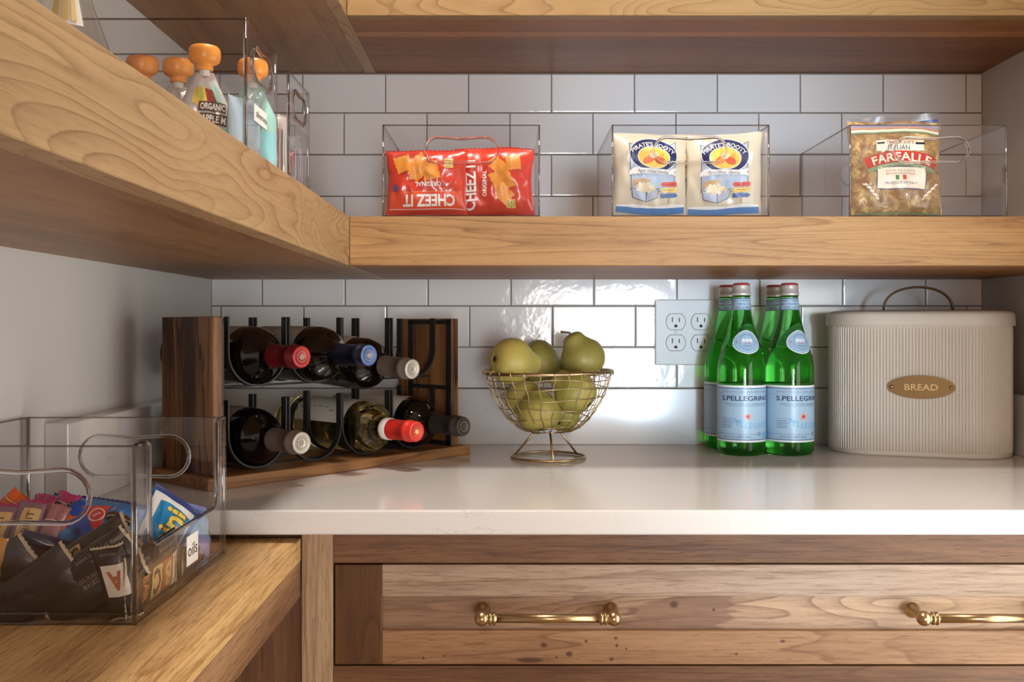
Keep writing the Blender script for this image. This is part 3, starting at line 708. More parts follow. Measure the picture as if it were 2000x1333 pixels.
def water_bottle(label, x, y, rz):
    o = thing('water_bottle', label, 'bottle', (x, y, 36), (0, 0, rz), 'green bottles of sparkling water')
    MB().add(lathe(WBS, 48), 0, True).build('glass_body', GREENG, o)
    cap = MB().add(lathe([(.60, 10.52), (.62, 10.56), (.62, 10.72), (.57, 10.76), (.575, 11.1), (.56, 11.26), (.5, 11.33), (0, 11.35)], 36), 0, True).build('cap', CAPM, o)
    MB().add(lathe([(.572, 11.2), (.55, 11.3), (.5, 11.342), (.42, 11.36), (0, 11.37)], 36), 0, True).build('cap_top', CAPR, cap)
    fn = lambda x_, y_, l: ((wb_r(y_) + l) * math.sin(x_ / wb_r(y_)), -(wb_r(y_) + l) * math.cos(x_ / wb_r(y_)), y_)
    s1 = sleeve(.012, .92, 4.62, LBW, 'main_label', o); s2 = sleeve(.016, 1.03, 4.50, LB, 'label_field', s1)
    pr = Print(fn, .021, .004)
    for z in (1.08, 4.42): pr.rect(0, z, 9.7, .035, NAVY, 0, 1)
    pr.rect(0, 1.45, 9.7, .015, NAVY, 0, 1)
    pr.text('BOTTLED AT THE SOURCE, SAN PELLEGRINO TERME ITALY', -.1, 4.2, .13, GREYB, 3.5)
    pr.rect(0, 4.05, 9.7, .012, GREYB, 0, 1)
    pr.text('S.PELLEGRINO', -.12, 3.78, .30, NAVY, 3.5, bold=.018)
    pr.text('SPARKLING NATURAL MINERAL WATER', -.1, 3.40, .125, GREYB, 3.0)
    pr.rect(0, 3.27, 2.6, .02, GREYB, 0, 1)
    pr.star(-.1, 2.6, .36, LRED, 2); pr.star(-.1, 2.6, .31, LBW, 3); pr.star(-.1, 2.6, .24, LRED, 4)
    pr.text('PELLEGRINO', .42, 1.98, .36, SKY, 3.0, arc=-3.2, bold=.012, layer=1)
    pr.text('CALCIUM MAGNESIUM', -1.45, 2.45, .09, GREYB, 1.0); pr.text('SAN', -.72, 2.28, .16, TEALB, .34)
    for q in range(4): pr.rect(-1.5, 2.3 - q * .14, .7, .045, GREYB, 0, 1)
    pr.text('25.3 FL OZ (1.58 PT) 750 mL', -.75, 1.27, .12, NAVY, 1.8)
    pr.ring(.72, 1.45, .12, .12, .03, NAVY, 3); pr.rect(1.55, 1.35, 1.05, .42, SKY, 0, 2)
    pr.build('label_printing', s1)
    # neck collar
    n1 = sleeve(.012, 9.55, 10.36, LB, 'neck_label', o)
    pn = Print(fn, .016, .004)
    for z in (9.58, 10.32): pn.rect(0, z, 3.5, .04, NAVY, 0, 1)
    for q, (z, s_) in enumerate(((10.18, 'S.PELLEGRINO * TERME * S.PELLEGRINO'), (9.95, 'PELLEGRINO * TERME * SAN PELLEGRINO'), (9.72, 'TERME * S.PELLEGRINO * TERME'))): pn.text(s_, 0, z, .11, NAVY, 3.3)
    pn.build('neck_printing', n1)
    # shield on the shoulder: rounded diamond
    R0 = wb_r(7.45)
    fs = lambda x_, y_, l: ((wb_r(y_) + l) * math.sin(x_ / R0), -(wb_r(y_) + l) * math.cos(x_ / R0), y_)
    pe = Print(fs, .012, .005)
    def dia(k): return [(.95 * k * math.copysign(abs(math.cos(2 * PI * i / 40)) ** 1.25, math.cos(2 * PI * i / 40)), 7.45 + .78 * k * math.copysign(abs(math.sin(2 * PI * i / 40)) ** 1.0, math.sin(2 * PI * i / 40))) for i in range(40)]
    pe.poly(dia(1.0), LBW, 1); pe.poly(dia(.93), ink(132, 172, 206), 2); pe.poly(dia(.90), ink(160, 194, 220), 3)
    pe.ring(0, 7.45, .5, .5, .025, GREYB, 4); pe.star(-.68, 7.45, .08, LRED, 4); pe.star(.68, 7.45, .08, LRED, 4)
    pe.text('SAN PELLEGRINO', 0, 7.45 + .53, .1, GREYB, 1.15, arc=.75, layer=4); pe.text('1899', 0, 6.95, .1, GREYB, layer=4)
    for q in (-.24, 0, .24): pe.star(q, 7.56, .17, LBW, 4, .5, 6)
    pe.text('SPA', 0, 7.36, .11, LRED, .4, layer=5); pe.rect(0, 7.22, .6, .03, GREYB, 0, 4); pe.rect(0, 7.15, .45, .03, GREYB, 0, 4)
    pe.build('shoulder_label', o)
    return o
water_bottle('green sparkling water bottle, front row, on the side nearer the outlet', 15.52, -5.2, math.radians(5))
water_bottle('green sparkling water bottle, front row, on the side nearer the bread box', 18.72, -5.2, math.radians(21))
water_bottle('green sparkling water bottle, back row against the tiles, closer to the outlet', 15.3, -2.03, math.radians(32))
water_bottle('green sparkling water bottle, back row against the tiles, closer to the bread box', 18.6, -2.03, math.radians(20))

# ------------------------------------------------------------------ bread box
bb = thing('bread_box', 'cream ribbed metal bread box with domed lid and bronze name plate', 'bread box', (27.6, -4.4, 36), (0, 0, math.radians(-19)))
BA, BR = 2.75, 3.0
def outline(r, n_arc, n_str):
    pts = []
    for sgn, a0 in ((1, -PI / 2), (-1, PI / 2)):
        for i in range(n_arc): t_ = a0 + PI * i / n_arc; pts.append((sgn * BA, t_, None))
        for i in range(n_str): pts.append((sgn * BA - sgn * 2 * BA * i / n_str, a0 + PI, None))
    return [(cx_ + r * math.cos(t_), r * math.sin(t_), math.cos(t_), math.sin(t_)) for cx_, t_, _ in pts]
def rings_mesh(levels, pts0, ribs):
    v = []; f = []; n = len(pts0)
    for (dr, z, rb) in levels:
        for i, (x, y, nx, ny) in enumerate(pts0):
            k = dr + (.035 * (1 if (i // 2) % 2 else -1) * rb if ribs else 0); v.append((x + nx * k, y + ny * k, z))
    for j in range(len(levels) - 1):
        for i in range(n): a = j * n + i; c_ = j * n + (i + 1) % n; f.append((a, c_, c_ + n, a + n))
    f.append(tuple(range(n - 1, -1, -1))); f.append(tuple(range((len(levels) - 1) * n, len(levels) * n)))
    return v, f
rp = outline(BR - .04, 192, 112)
v, f = rings_mesh([(-.1, .0, 0), (0, .08, 0), (0, .30, 0), (0, .36, 1), (0, 8.3, 1), (0, 8.5, 0), (0, 8.7, 0)], rp, True)
MB().add((v, f), 0, False).build('ribbed_body', CREAM, bb)
lp = outline(BR, 40, 8)
v, f = rings_mesh([(.06, 8.52, 0), (.13, 8.5, 0), (.15, 8.56, 0), (.13, 9.2, 0), (.08, 9.36, 0), (-.1, 9.46, 0), (-.5, 9.52, 0), (-1.5, 9.56, 0)], lp, False)
lid = MB().add((v, f), 0, True).build('lid', CREAM, bb)
hp = [(2.15 * math.cos(PI * i / 24) * (1 + .0), 0, 9.5 + 1.62 * math.sin(PI * i / 24) ** .8) for i in range(25)]
MB().add(flatbar(hp, (0, 1, 0), .42, .12)).add(tube([(p[0], -.21, p[2]) for p in hp], .07, 6), 0, True).add(tube([(p[0], .21, p[2]) for p in hp], .07, 6), 0, True).build('lid_handle', BRONZE, lid)
plq = MB(); el = [(2.03 * math.cos(2 * PI * i / 48), .76 * math.sin(2 * PI * i / 48)) for i in range(48)]
v, f, e = panel(el, [], .07, lambda x, z, d: (x, -3.10 + d, 4.55 + z)); plq.add((v, f)).add((v, e))
pq = plq.build('name_plate', BRONZE, bb)
pr = Print(lambda x, y, l: (x, -3.10 - l, 4.55 + y), .02, .004); pr.text('BREAD', 0, 0, .40, BRASS, 2.0, bold=.01); pr.build('name_lettering', pq)
for q in (-1.78, 1.78): MB().add(lathe([(.13, 0), (.11, .05), (0, .08)], 14), 0, True, Matrix.Translation((q, -3.1, 4.55)) @ Matrix.Rotation(PI / 2, 4, 'X')).build('rivet', BRASS, pq)

# ------------------------------------------------------------------ clear bins
def bin_(label, W, D, H, loc, rz, front='hole', side=None, hole=(0, 3.7, 4.0, 1.4), back='hole', th=.09, sticker=None, post=.045, group='clear plastic storage bins'):
    o = thing('storage_bin', label, 'bin', loc, (0, 0, rz), group)
    b = MB(); rims = []; rr = .08 if H < 5.5 else .085
    def wall(wd, kind, fn):
        outer = [(-wd / 2, .0), (wd / 2, .0), (wd / 2, H), (-wd / 2, H)]; holes = []
        if kind == 'hole': holes = [stadium(*hole, dip=.09)]
        if kind == 'notch':
            n0, n1, nz, r = -wd / 2 + 1.35, wd / 2 - 1.2, 2.3, .55
            arc = lambda cx, cz, a0, a1: [(cx + r * math.cos(a0 + (a1 - a0) * i / 6), cz + r * math.sin(a0 + (a1 - a0) * i / 6)) for i in range(7)]
            path = [(n1, H)] + arc(n1 - r, nz + r, 0, -PI / 2) + arc(n0 + r, nz + r, -PI / 2, -PI) + [(n0, H)]
            outer = [(-wd / 2, 0), (wd / 2, 0), (wd / 2, H)] + path + [(-wd / 2, H)]
            top = [(wd / 2 - .1, H)] + [(n1 + .3, H), (n1 + .05, H - .12)] + path[1:-1] + [(n0 - .05, H - .12), (n0 - .3, H), (-wd / 2 + .1, H)]
            rims.append(MB().add(tube([fn(x, z, th / 2) for x, z in top], rr, 10), 0, True))
        v, f, e = panel(outer, holes, th, fn); b.add((v, f), 0); b.add((v, e), 1)
        for h in holes: rims.append(MB().add(tube([fn(x, z, th / 2) for x, z in h], rr, 10, True), 0, True))
    wall(W, front, lambda x, z, d: (x, -D / 2 + d, z)); wall(W, back, lambda x, z, d: (x, D / 2 - d, z))
    wall(D - 2 * th, side, lambda x, z, d: (-W / 2 + d, x, z)); wall(D - 2 * th, side, lambda x, z, d: (W / 2 - d, x, z))
    v, f = bevbox(W - 2 * th, D - 2 * th, th); b.add((v, f[:]), 0, False, Matrix.Translation((0, 0, th / 2)))
    b.build('bin_walls', [ACR, ACR_E], o)
    for r_ in rims: r_.build('handle_rim', ACR_RIM, o)
    b = MB()
    for sx in (-1, 1):
        for sy in (-1, 1): b.add(tube([(sx * (W / 2 - post), sy * (D / 2 - post), 0), (sx * (W / 2 - post), sy * (D / 2 - post), H + .02)], post, 12), 0, True)
    b.build('corner_edge', ACR_POST, o)
    b = MB(); q = .035; hw, hd = W / 2 - q, D / 2 - q
    path = [(-hw, -hd), (-hw, hd), (hw, hd), (hw, -hd)]
    b.add(tube([(x, y, H - .01) for x, y in path] + ([] if front == 'notch' else [(-hw, -hd, H - .01)]), q, 6, False))
    b.build('top_rim', ACR_RIM2, o)
    b = MB()
    for z in ((.04,) if H < 5.5 else (.04, .38)): b.add(tube([(x, y, z) for x, y in path], q, 6, True))
    b.build('base_rim', ACR_RIM2, o)
    if sticker:
        s_, sx, sz, sw, sh = sticker
        st = MB().box(sx - sw / 2, sx + sw / 2, -D / 2 - .02, -D / 2 - .005, sz - sh / 2, sz + sh / 2).build('label_sticker', PAPER, o)
        p = Print(lambda x, y, l: (sx + x, -D / 2 - .02 - l, sz + y), .004, .002); p.text(s_, 0, .0, sh * .42, BLACK, sw * .82); p.build('sticker_lettering', st)
    return o
ZS = ZM1
bin_('clear bin of red cracker bags on the tiled wall shelf', 8.74, 9, 5.08, (-2.62, -11.6, ZS), 0)
bin_('clear bin of popcorn bags on the tiled wall shelf, middle of three', 8.74, 9, 5.08, (10.1, -11.6, ZS), 0)
bin_('clear bin holding the bag of pasta on the tiled wall shelf', 8.74, 9, 5.08, (23.28, -11.6, ZS), 0, hole=(.2, 3.7, 4.1, 1.4))
PH = PI / 2
bin_('narrow clear bin of orange-capped pouches, labelled silverware, on the left shelf', 4.6, 11, 5.0, (-14.9, -70 + 37.3, ZS), PH, hole=(0, 3.75, 2.9, 1.25), post=.09, sticker=('silverware', -.2, 1.85, 2.3, .62), back=None)
bin_('narrow clear bin of wrapped bars on the left shelf, next to the tiles', 4.2, 11, 4.9, (-14.9, -70 + 43.9, ZS), PH, hole=(0, 3.75, 2.7, 1.25), post=.08, back=None)
bin_('large clear bin of snack bars labelled oils, with a scooped front, on the wooden ledge', 10.3, 8.8, 6.0, (-16.82, -32.35, 34.47), PH, 'notch', 'hole', (-.4, 4.3, 4.8, 1.8), None, .12, ('oils', .55, 1.28, 1.35, 1.15), .12)

# ------------------------------------------------------------------ snack bags in the shelf bins
def place(o, loc, rot): o.location = Vector(loc) * S; o.rotation_euler = rot; return o
RED = plain('red_film', rgb(204, 54, 34), .28, 0, .5); RED2 = plain('dark_red_film', rgb(190, 34, 32), .25, 0, .6); ORANGE = ink(224, 146, 58); ORANGE2 = ink(222, 128, 44); YEL = ink(232, 206, 110)
def cracker(p, x, y, s, rot, l=2):
    c, sn = math.cos(rot), math.sin(rot)
    pts = []
    n = 7
    sq = [(-1, -1), (1, -1), (1, 1), (-1, 1)]
    for (ax, ay), (bx_, by_) in zip(sq, sq[1:] + sq[:1]):
        for i in range(n):
            k = i / n; q = 1.0 if i % 2 == 0 else .9; a, b_ = (ax + (bx_ - ax) * k) * q * s / 2, (ay + (by_ - ay) * k) * q * s / 2; pts.append((x + a * c - b_ * sn, y + a * sn + b_ * c))
    p.poly(pts, ORANGE, l); p.ell(x, y, .06 * s, .06 * s, ORANGE2, 0, l + 1)
    for q in (-.3, .3): p.ell(x + q * s * c, y + q * s * sn, .03, .03, ORANGE2, 0, l + 1, 10)
def stamp(p, x, y, rot):
    p.rect(x, y, .5, .52, YEL, rot, 2); c, sn = math.cos(rot), math.sin(rot)
    for q, (s_, h) in enumerate((('100%', .14), ('REAL', .13), ('CHEESE', .09))): d = .15 - q * .16; p.text(s_, x - d * sn, y + d * c, h, BLACK, .42, rot, layer=4)
def cracker_bag(label, W, H, T, seed, m, art):
    o, fn = pouch('cracker_bag', W, H, T, m, seed, wr=.12, edgemat=RED2); tag(o, label, 'snack bag', 'red cracker bags'); p = Print(fn); art(p); p.build('printed_front', o); return o
def art1(p):
    F = PI                                           # this bag stands upside down
    p.rect(0, -1.02, 4.1, 1.0, ink(224, 78, 44), 0, 1)
    p.text('CHEEZ IT', .15, -1.02, .62, WHITE, 3.0, F, bold=.03); p.rect(.2, -.55, 2.9, .012, YEL, 0, 3)
    p.text('ORIGINAL', .1, -.12, .24, WHITE, 1.55, F, bold=.025)
    cracker(p, -1.35, 1.05, .95, .3); cracker(p, -.45, .85, 1.25, .65); cracker(p, .25, .6, 1.0, .25); cracker(p, -.75, .45, .6, .1, 3)
    stamp(p, 1.3, 1.05, F); p.ell(-1.8, -.3, .12, .2, ink(60, 90, 160), 0, 3)
    p.rect(0, -1.5, 4.2, .03, WHITE, 0, 3)
place(cracker_bag('red cracker bag standing upside down, left in the cracker bin', 4.6, 3.7, 1.3, 1, RED, art1), (-4.6, -15.0, ZS + 2.0), (.05, 0, .03))
def art2(p):
    F = PI / 2
    p.text('CHEEZ IT', -1.45, -.1, .62, WHITE, 3.0, F, bold=.03); p.text('ORIGINAL', -.6, -.1, .24, WHITE, 1.5, F, bold=.025)
    cracker(p, .45, .1, 1.3, .5); cracker(p, .2, .9, .8, .9); cracker(p, 1.1, 1.1, .9, .2); cracker(p, .6, -.75, .9, .9)
    stamp(p, .95, -1.25, F)
place(cracker_bag('red cracker bag turned sideways, right in the cracker bin', 4.5, 4.0, 1.3, 2, RED, art2), (-.75, -14.4, ZS + 2.1), (.04, 0, -.06))
place(cracker_bag('dark red cracker bag leaning behind the other two in the cracker bin', 4.3, 3.6, 1.2, 3, RED2, lambda p: (p.ell(.9, 1.5, .3, .14, ink(60, 110, 180)), p.text('CHEEZ', 0, .6, .4, WHITE, 2))), (-2.5, -12.2, ZS + 2.0), (-.12, .05, .1))

CRM = plain('cream_film', rgb(214, 204, 182), .3, 0, .5); PBLUE = ink(176, 192, 214); DNAVY = ink(34, 40, 92); SEA = ink(84, 136, 196); YOLK = ink(240, 200, 92); SAND = ink(214, 200, 168); LINE = ink(96, 90, 110); BEIGE = ink(190, 160, 116)
def popcorn_bag(label, seed, flav):
    W, H = 4.35, 4.85
    o, fn = pouch('popcorn_bag', W, H, 1.5, CRM, seed, wr=.13); tag(o, label, 'snack bag', 'popcorn bags'); p = Print(fn)
    p.poly([(-1.35, 1.8), (-1.0, 1.7), (0, 2.05), (1.0, 1.7), (1.4, 1.9), (1.35, -.9), (-1.35, -.9)], LINE, 1, 8); p.poly([(-1.31, 1.75), (-1.0, 1.65), (0, 2.0), (1.0, 1.65), (1.36, 1.85), (1.31, -.88), (-1.31, -.88)], PBLUE, 2, 8)
    p.ell(.05, 1.12, 1.42, .98, WHITE, -.1, 3); p.ell(.05, 1.12, 1.38, .94, DNAVY, -.1, 4); p.ell(.05, .99, .95, .64, WHITE, -.1, 5); p.ell(.05, .99, .91, .60, YOLK, -.1, 6)
    # plain abstract shapes stand in the oval
    p.ell(-.25, .87, .38, .2, ink(224, 120, 70), .5, 7); p.ell(.35, .82, .34, .22, ink(214, 96, 66), -.4, 7); p.ell(.02, 1.12, .26, .2, ink(236, 220, 190), 0, 8); p.ell(.5, 1.12, .16, .1, ink(230, 170, 70), .6, 8)
    p.text("PIRATE'S BOOTY", .03, 1.76, .23, WHITE, 2.75, -.05, arc=1.75, bold=.015, layer=9)
    p.poly([(-1.4, .2), (-1.1, .41), (1.1, .27), (1.45, .39), (1.3, .15), (1.42, -.07), (1.1, .01), (-1.1, .13), (-1.42, -.03)], WHITE, 9, 4)
    p.text(flav, 0, .19, .18, LINE, 1.9, -.06, layer=11)
    # open crate heaped with puffs
    p.poly([(-1.3, -.75), (-.4, -.92), (-.4, -1.5), (-1.2, -1.3)], LINE, 5); p.poly([(-1.26, -.79), (-.43, -.96), (-.43, -1.45), (-1.16, -1.27)], PBLUE, 6)
    p.poly([(-.4, -.92), (.35, -.72), (.3, -1.25), (-.4, -1.5)], LINE, 5); p.poly([(-.37, -.96), (.31, -.77), (.27, -1.22), (-.37, -1.45)], ink(170, 178, 196), 6)
    p.poly([(-1.3, -.75), (-1.2, -.3), (-.6, -.2), (-.2, -.28), (-.25, -.4), (-1.1, -.5)], BEIGE, 5)
    for q in range(16):
        a = q * 2.4; p.ell(-.5 + .55 * math.cos(a) * (q / 16) ** .5, -.72 + .2 * math.sin(a) * (q / 16) ** .5, .17, .11, SAND if q % 2 else ink(228, 216, 188), a, 6 + q % 3, 14)
    # sign post with three arrow boards
    p.rect(.98, -1.0, .07, 1.1, BEIGE, 0, 4)
    for z, c_, d in ((-.52, ink(214, 84, 70), -1), (-.83, ink(230, 196, 96), 1), (-1.14, ink(70, 104, 164), 1)):
        p.poly([(.98 - .5 * d, z - .12), (.98 + .38 * d, z - .12), (.98 + .55 * d, z), (.98 + .38 * d, z + .12), (.98 - .5 * d, z + .12)], c_, 6); p.rect(.98, z, .6, .03, LINE, 0, 8)
    p.poly([(-2.0, -1.75), (-1.0, -1.62), (.2, -1.72), (1.2, -1.6), (2.0, -1.68), (2.0, -1.80), (-2.0, -1.82)], WHITE, 5, 4)
    p.poly([(-2.0, -1.8), (-1.0, -1.7), (.2, -1.78), (1.2, -1.66), (2.0, -1.74), (2.0, -2.15), (-2.0, -2.15)], SEA, 4, 4)
    p.build('printed_front', o); return o
place(popcorn_bag('cream popcorn bag with blue oval, left in the popcorn bin', 11, 'Aged White Cheddar'), (8.05, -14.6, ZS + 2.5), (.04, 0, .10))
place(popcorn_bag('cream popcorn bag with blue oval, right in the popcorn bin', 12, 'Aged White Cheddar'), (12.25, -14.5, ZS + 2.46), (.05, 0, -.12))
place(popcorn_bag('cream popcorn bag standing behind the other two in the popcorn bin', 13, 'Aged White Cheddar'), (10.3, -12.2, ZS + 2.4), (-.02, .03, .02))

pk = NT('pasta_in_film'); _r, _p = pk.coords()
_v = pk.n('ShaderNodeTexVoronoi'); pk.put(_v.inputs['Vector'], _p); _v.inputs['Scale'].default_value = 1.6; _n = pk.noise(_p, 1.8, 4, .6, .8)
_c = pk.mix(pk.smooth(_n, .35, .62), rgb(214, 184, 122), rgb(152, 112, 66)); _c = pk.mix(pk.math('MULTIPLY', pk.smooth(_v.outputs['Distance'], .28, .55), .55), _c, rgb(122, 86, 50))
pk.put(pk.b.inputs['Base Color'], _c); pk.b.inputs['Roughness'].default_value = .3; pk.b.inputs['Coat Weight'].default_value = .6; pk.bump(_n, .6, .2)
fo, fn = pouch('pasta_bag', 5.3, 5.5, 1.6, pk.m, 21, crimp=.02, wr=.13, zig=False); tag(fo, 'clear bag of bow-tie pasta with a red banner, alone in its bin', 'pasta bag')
p = Print(fn); FR = ink(188, 58, 44); FG = ink(126, 150, 112); FC = ink(236, 226, 206); FN = ink(60, 62, 104)
p.rect(0, 2.45, 5.0, .22, ink(150, 146, 172), 0, 1); p.rect(0, 2.28, 5.0, .10, ink(206, 150, 120), 0, 2); p.rect(0, 2.12, 5.0, .16, FC, 0, 1); p.rect(0, 2.0, 5.0, .09, FG, 0, 2)
def arcband(p, x, y, w_, h, R, m, l):
    n = 18; top = [((R + h) * math.sin((-.5 + i / n) * w_ / R), (R + h) * math.cos((-.5 + i / n) * w_ / R) - R) for i in range(n + 1)]; bot = [(R * math.sin((-.5 + i / n) * w_ / R), R * math.cos((-.5 + i / n) * w_ / R) - R) for i in range(n + 1)]
    v = [(x + a, y + b_) for a, b_ in top + bot]; f = [(i, i + 1, n + 2 + i, n + 1 + i) for i in range(n)]; p._put(v, f, m, l)
arcband(p, .15, .05, 4.0, .72, 5.0, FG, 2); arcband(p, .15, .28, 4.1, .66, 5.0, FR, 3)
p.text('FARFALLE', .15, .60, .46, FC, 3.5, 0, arc=5.2, bold=.02, layer=5); p.text('NET WT 16 OZ (1 LB) 454 g PASTA', .15, .17, .1, FC, 2.8, arc=5.0, layer=5)
p.rect(.1, 1.24, 2.7, .6, FC, 0, 1); p.text('ITALIAN', .05, 1.12, .26, BLACK, 1.3, layer=3); p.text("TRADER JOE'S", .1, 1.40, .17, ink(140, 40, 36), 1.6, layer=3)
p.rect(1.25, 1.35, .5, .12, BLACK, 0, 2); p.rect(-1.0, 1.38, .4, .1, BLACK, 0, 2)
p.rect(.1, -.62, 2.85, 1.3, FN, 0, 1); p.rect(.1, -.62, 2.75, 1.2, FC, 0, 2)
for q, s_ in enumerate(('BOW TIE PASTA', 'BRONZE DIE EXTRUDED')): p.text(s_, .1, -.22 - q * .17, .1, ink(196, 110, 80), 1.7, layer=4)
for q, c_ in enumerate((ink(70, 130, 84), FC, ink(206, 72, 56))): p.rect(-.14 + q * .2, -.62, .2, .26, c_, 0, 3)
p.text('PRODUCT OF ITALY', .1, -.92, .13, FN, 1.8, layer=4)
for sx in (-1, 1):
    for q in range(9):
        a = .9 * sx; p.ell(.1 + sx * (1.3 + .1 * q) , -1.75 + .1 * q + (.08 if q % 2 else 0), .13, .045, FC, (.9 if q % 2 else .5) * sx, 2, 12)
p.rect(0, -2.55, 4.6, .08, FG, 0, 2)
p.build('printed_front', fo)
place(fo, (22.0, -14.5, ZS + 2.82), (-.06, 0, -.02))
fb = MB()
vv = []; ff = []
for i in range(25):
    for j in range(4):
        u = -1 + 2 * i / 24; vv.append((u * 2.6, .16 * math.sin(u * 4) + .05 * j * math.sin(u * 7), 2.66 + j * .14 + (.12 * max(0, u) * j - .03 * j * abs(u))))
for i in range(24):
    for j in range(3): o_ = i * 4 + j; ff.append((o_, o_ + 4, o_ + 5, o_ + 1))
fb.add((vv, ff), 0, True); fl = fb.build('open_flap', clear('clear_film', (.78, .77, .82, 1), .05, rough=.35), fo)

sv = []; sf = []
for i in range(13):
    u = .18 + .78 * i / 12; y_ = .16 * math.sin(u * 4) - .03
    for j in range(2): sv.append((u * 2.6, y_ + .05 * j * math.sin(u * 7), 2.70 + (.02 + .17 * (i / 12)) * j + .05 * u))
for i in range(12): sf.append((2 * i, 2 * i + 2, 2 * i + 3, 2 * i + 1))
MB().add((sv, sf), 0, True).build('flap_stripe', ink(60, 66, 120), fl)
# ------------------------------------------------------------------ squeeze pouches in the silverware bin
CAPO = plain('orange_cap_plastic', rgb(242, 156, 66), .35)
def squeeze(label, x, Z, zcap, tone, art=None, rz=0.0, tilt=0.0):
    o, fn = pouch('squeeze_pouch', 1.8, 3.3, .9, tone, int(x * 10) % 17, nu=20, nv=22, zig=False, crimp=.04, pinch=0, gather=.85, wr=.1)
    tag(o, label, 'pouch', 'squeeze pouches with orange caps')
    place(o, (x, -70 + Z, zcap - 1.95), (tilt, 0, rz))
    MB().add(lathe([(.2, 1.5), (.2, 1.85)], 16), 0, True).build('spout', plain('white_spout', rgb(220, 214, 204), .4), o)
    MB().add(lathe(smoothprof([(.22, 1.72), (.30, 1.74), (.32, 1.84), (.30, 1.92), (.5, 2.02), (.57, 2.15), (.58, 2.35), (.56, 2.5), (.46, 2.62), (.2, 2.67), (0, 2.68)], 2), 28), 0, True).build('screw_cap', CAPO, o)
    if art: p = Print(fn); art(p); p.build('printed_front', o)
    return o
SILV = plain('foil_white', rgb(214, 210, 206), .25, .2, .5); TEAL = plain('foil_teal', rgb(150, 196, 186), .3, 0, .4); PALEG = plain('foil_pale_green', rgb(140, 176, 160), .3, 0, .4)
def fruit(p):
    p.poly([(-.55, 1.0), (-.1, 1.1), (.1, .5), (-.1, .2), (-.55, .5)], ink(226, 190, 84), 1); p.poly([(-.05, 1.0), (.3, .9), (.4, .4), (.05, .4)], ink(150, 52, 40), 2); p.ell(-.25, .8, .16, .25, ink(170, 170, 70), .4, 3); p.ell(.45, .8, .2, .4, ink(150, 190, 176), 0, 1)
    p.rect(.2, .3, 1.0, .36, ink(88, 52, 32), -.06, 4); p.text('ORGANIC', .22, .3, .22, WHITE, .9, -.06, layer=6, bold=.02)
    p.rect(.25, -.15, 1.0, .40, ink(88, 52, 32), -.06, 4); p.text('APPLE M', .25, -.15, .25, WHITE, .9, -.06, layer=6, bold=.02)
    p.rect(.1, -.9, 1.5, .9, ink(120, 196, 190), 0, 1)
squeeze('white squeeze pouch printed ORGANIC APPLE with orange cap, in front of the other pouches', -11.25, 36.0, 54.15, SILV, fruit, .45, .02)
squeeze('squeeze pouch with brown picture and orange cap, partly behind the ORGANIC APPLE pouch', -12.75, 37.6, 54.1, SILV, lambda p: (p.poly([(-.6, .9), (.2, .8), (.5, -.6), (-.5, -.6)], ink(120, 84, 56), 1), p.ell(-.5, .2, .3, .6, ink(150, 170, 150), 0, 2)), .2, .03)
squeeze('teal squeeze pouch with orange cap close behind the silverware label', -9.98, 38.0, 54.2, TEAL, lambda p: (p.rect(0, -.8, 1.9, 1.2, ink(140, 200, 206), 0, 1), p.ell(-.3, .5, .5, .5, ink(130, 180, 150), 0, 1)), .3, .0)
squeeze('squeeze pouch whose orange cap shows just above the shelf edge beside the glass bottle', -13.6, 36.3, 53.8, SILV, None, .2, .15)
squeeze('squeeze pouch with only a sliver of orange cap showing behind the glass bottle', -14.75, 36.2, 53.35, SILV, None, .2, 0)
squeeze('squeeze pouch with orange cap deep in the bin, nearly hidden by its neighbour cap', -14.35, 38.0, 53.3, SILV, None, .2, 0)
o, fn = pouch('snack_packet', 1.7, 2.6, .7, PALEG, 31, nu=20, nv=20); tag(o, 'pale green packet with silver corner, between the pouches in the silverware bin', 'packet'); place(o, (-10.8, -70 + 39.2, ZS + 1.55), (0, .12, .35))
o, fn = pouch('snack_packet', 1.9, 2.3, .6, plain('foil_pale_blue', rgb(186, 210, 224), .2, .1, .5), 32, nu=20, nv=20); tag(o, 'pale blue shiny packet low in the silverware bin under the label', 'packet'); place(o, (-9.9, -70 + 36.4, ZS + 1.3), (0, 0, 1.2))
def striped(label, x, Z, h, cols, seed, rz=.4):
    o, fn = pouch('wrapped_bar', 1.3, h, .55, cols[0], seed, nu=16, nv=22); tag(o, label, 'snack bar'); p = Print(fn)
    for q in range(6): p.rect(-.45 + q * .18, -.1, .07, h * .62, cols[1 + q % (len(cols) - 1)], 0, 1)
    p.build('printed_front', o); place(o, (x, -70 + Z, ZS + .12 + h / 2), (0, 0, rz)); return o
striped('white wrapped bar with pink and grey stripes, in the bin by the tiles', -10.2, 42.5, 3.1, (SILV, ink(196, 130, 120), ink(120, 110, 120), ink(220, 214, 206)), 41)
striped('grey foil wrapped bar standing in the bin by the tiles, behind the striped one', -9.95, 44.1, 2.5, (plain('foil_grey', rgb(180, 178, 182), .25, .3, .4), ink(150, 148, 156), ink(200, 196, 198)), 42, .9)
striped('purple and pale wrapped bar at the far side of the bin by the tiles', -9.9, 45.2, 2.1, (plain('foil_lilac', rgb(176, 166, 182), .3, .1, .4), ink(140, 96, 128), ink(210, 204, 208)), 43, 1.2)

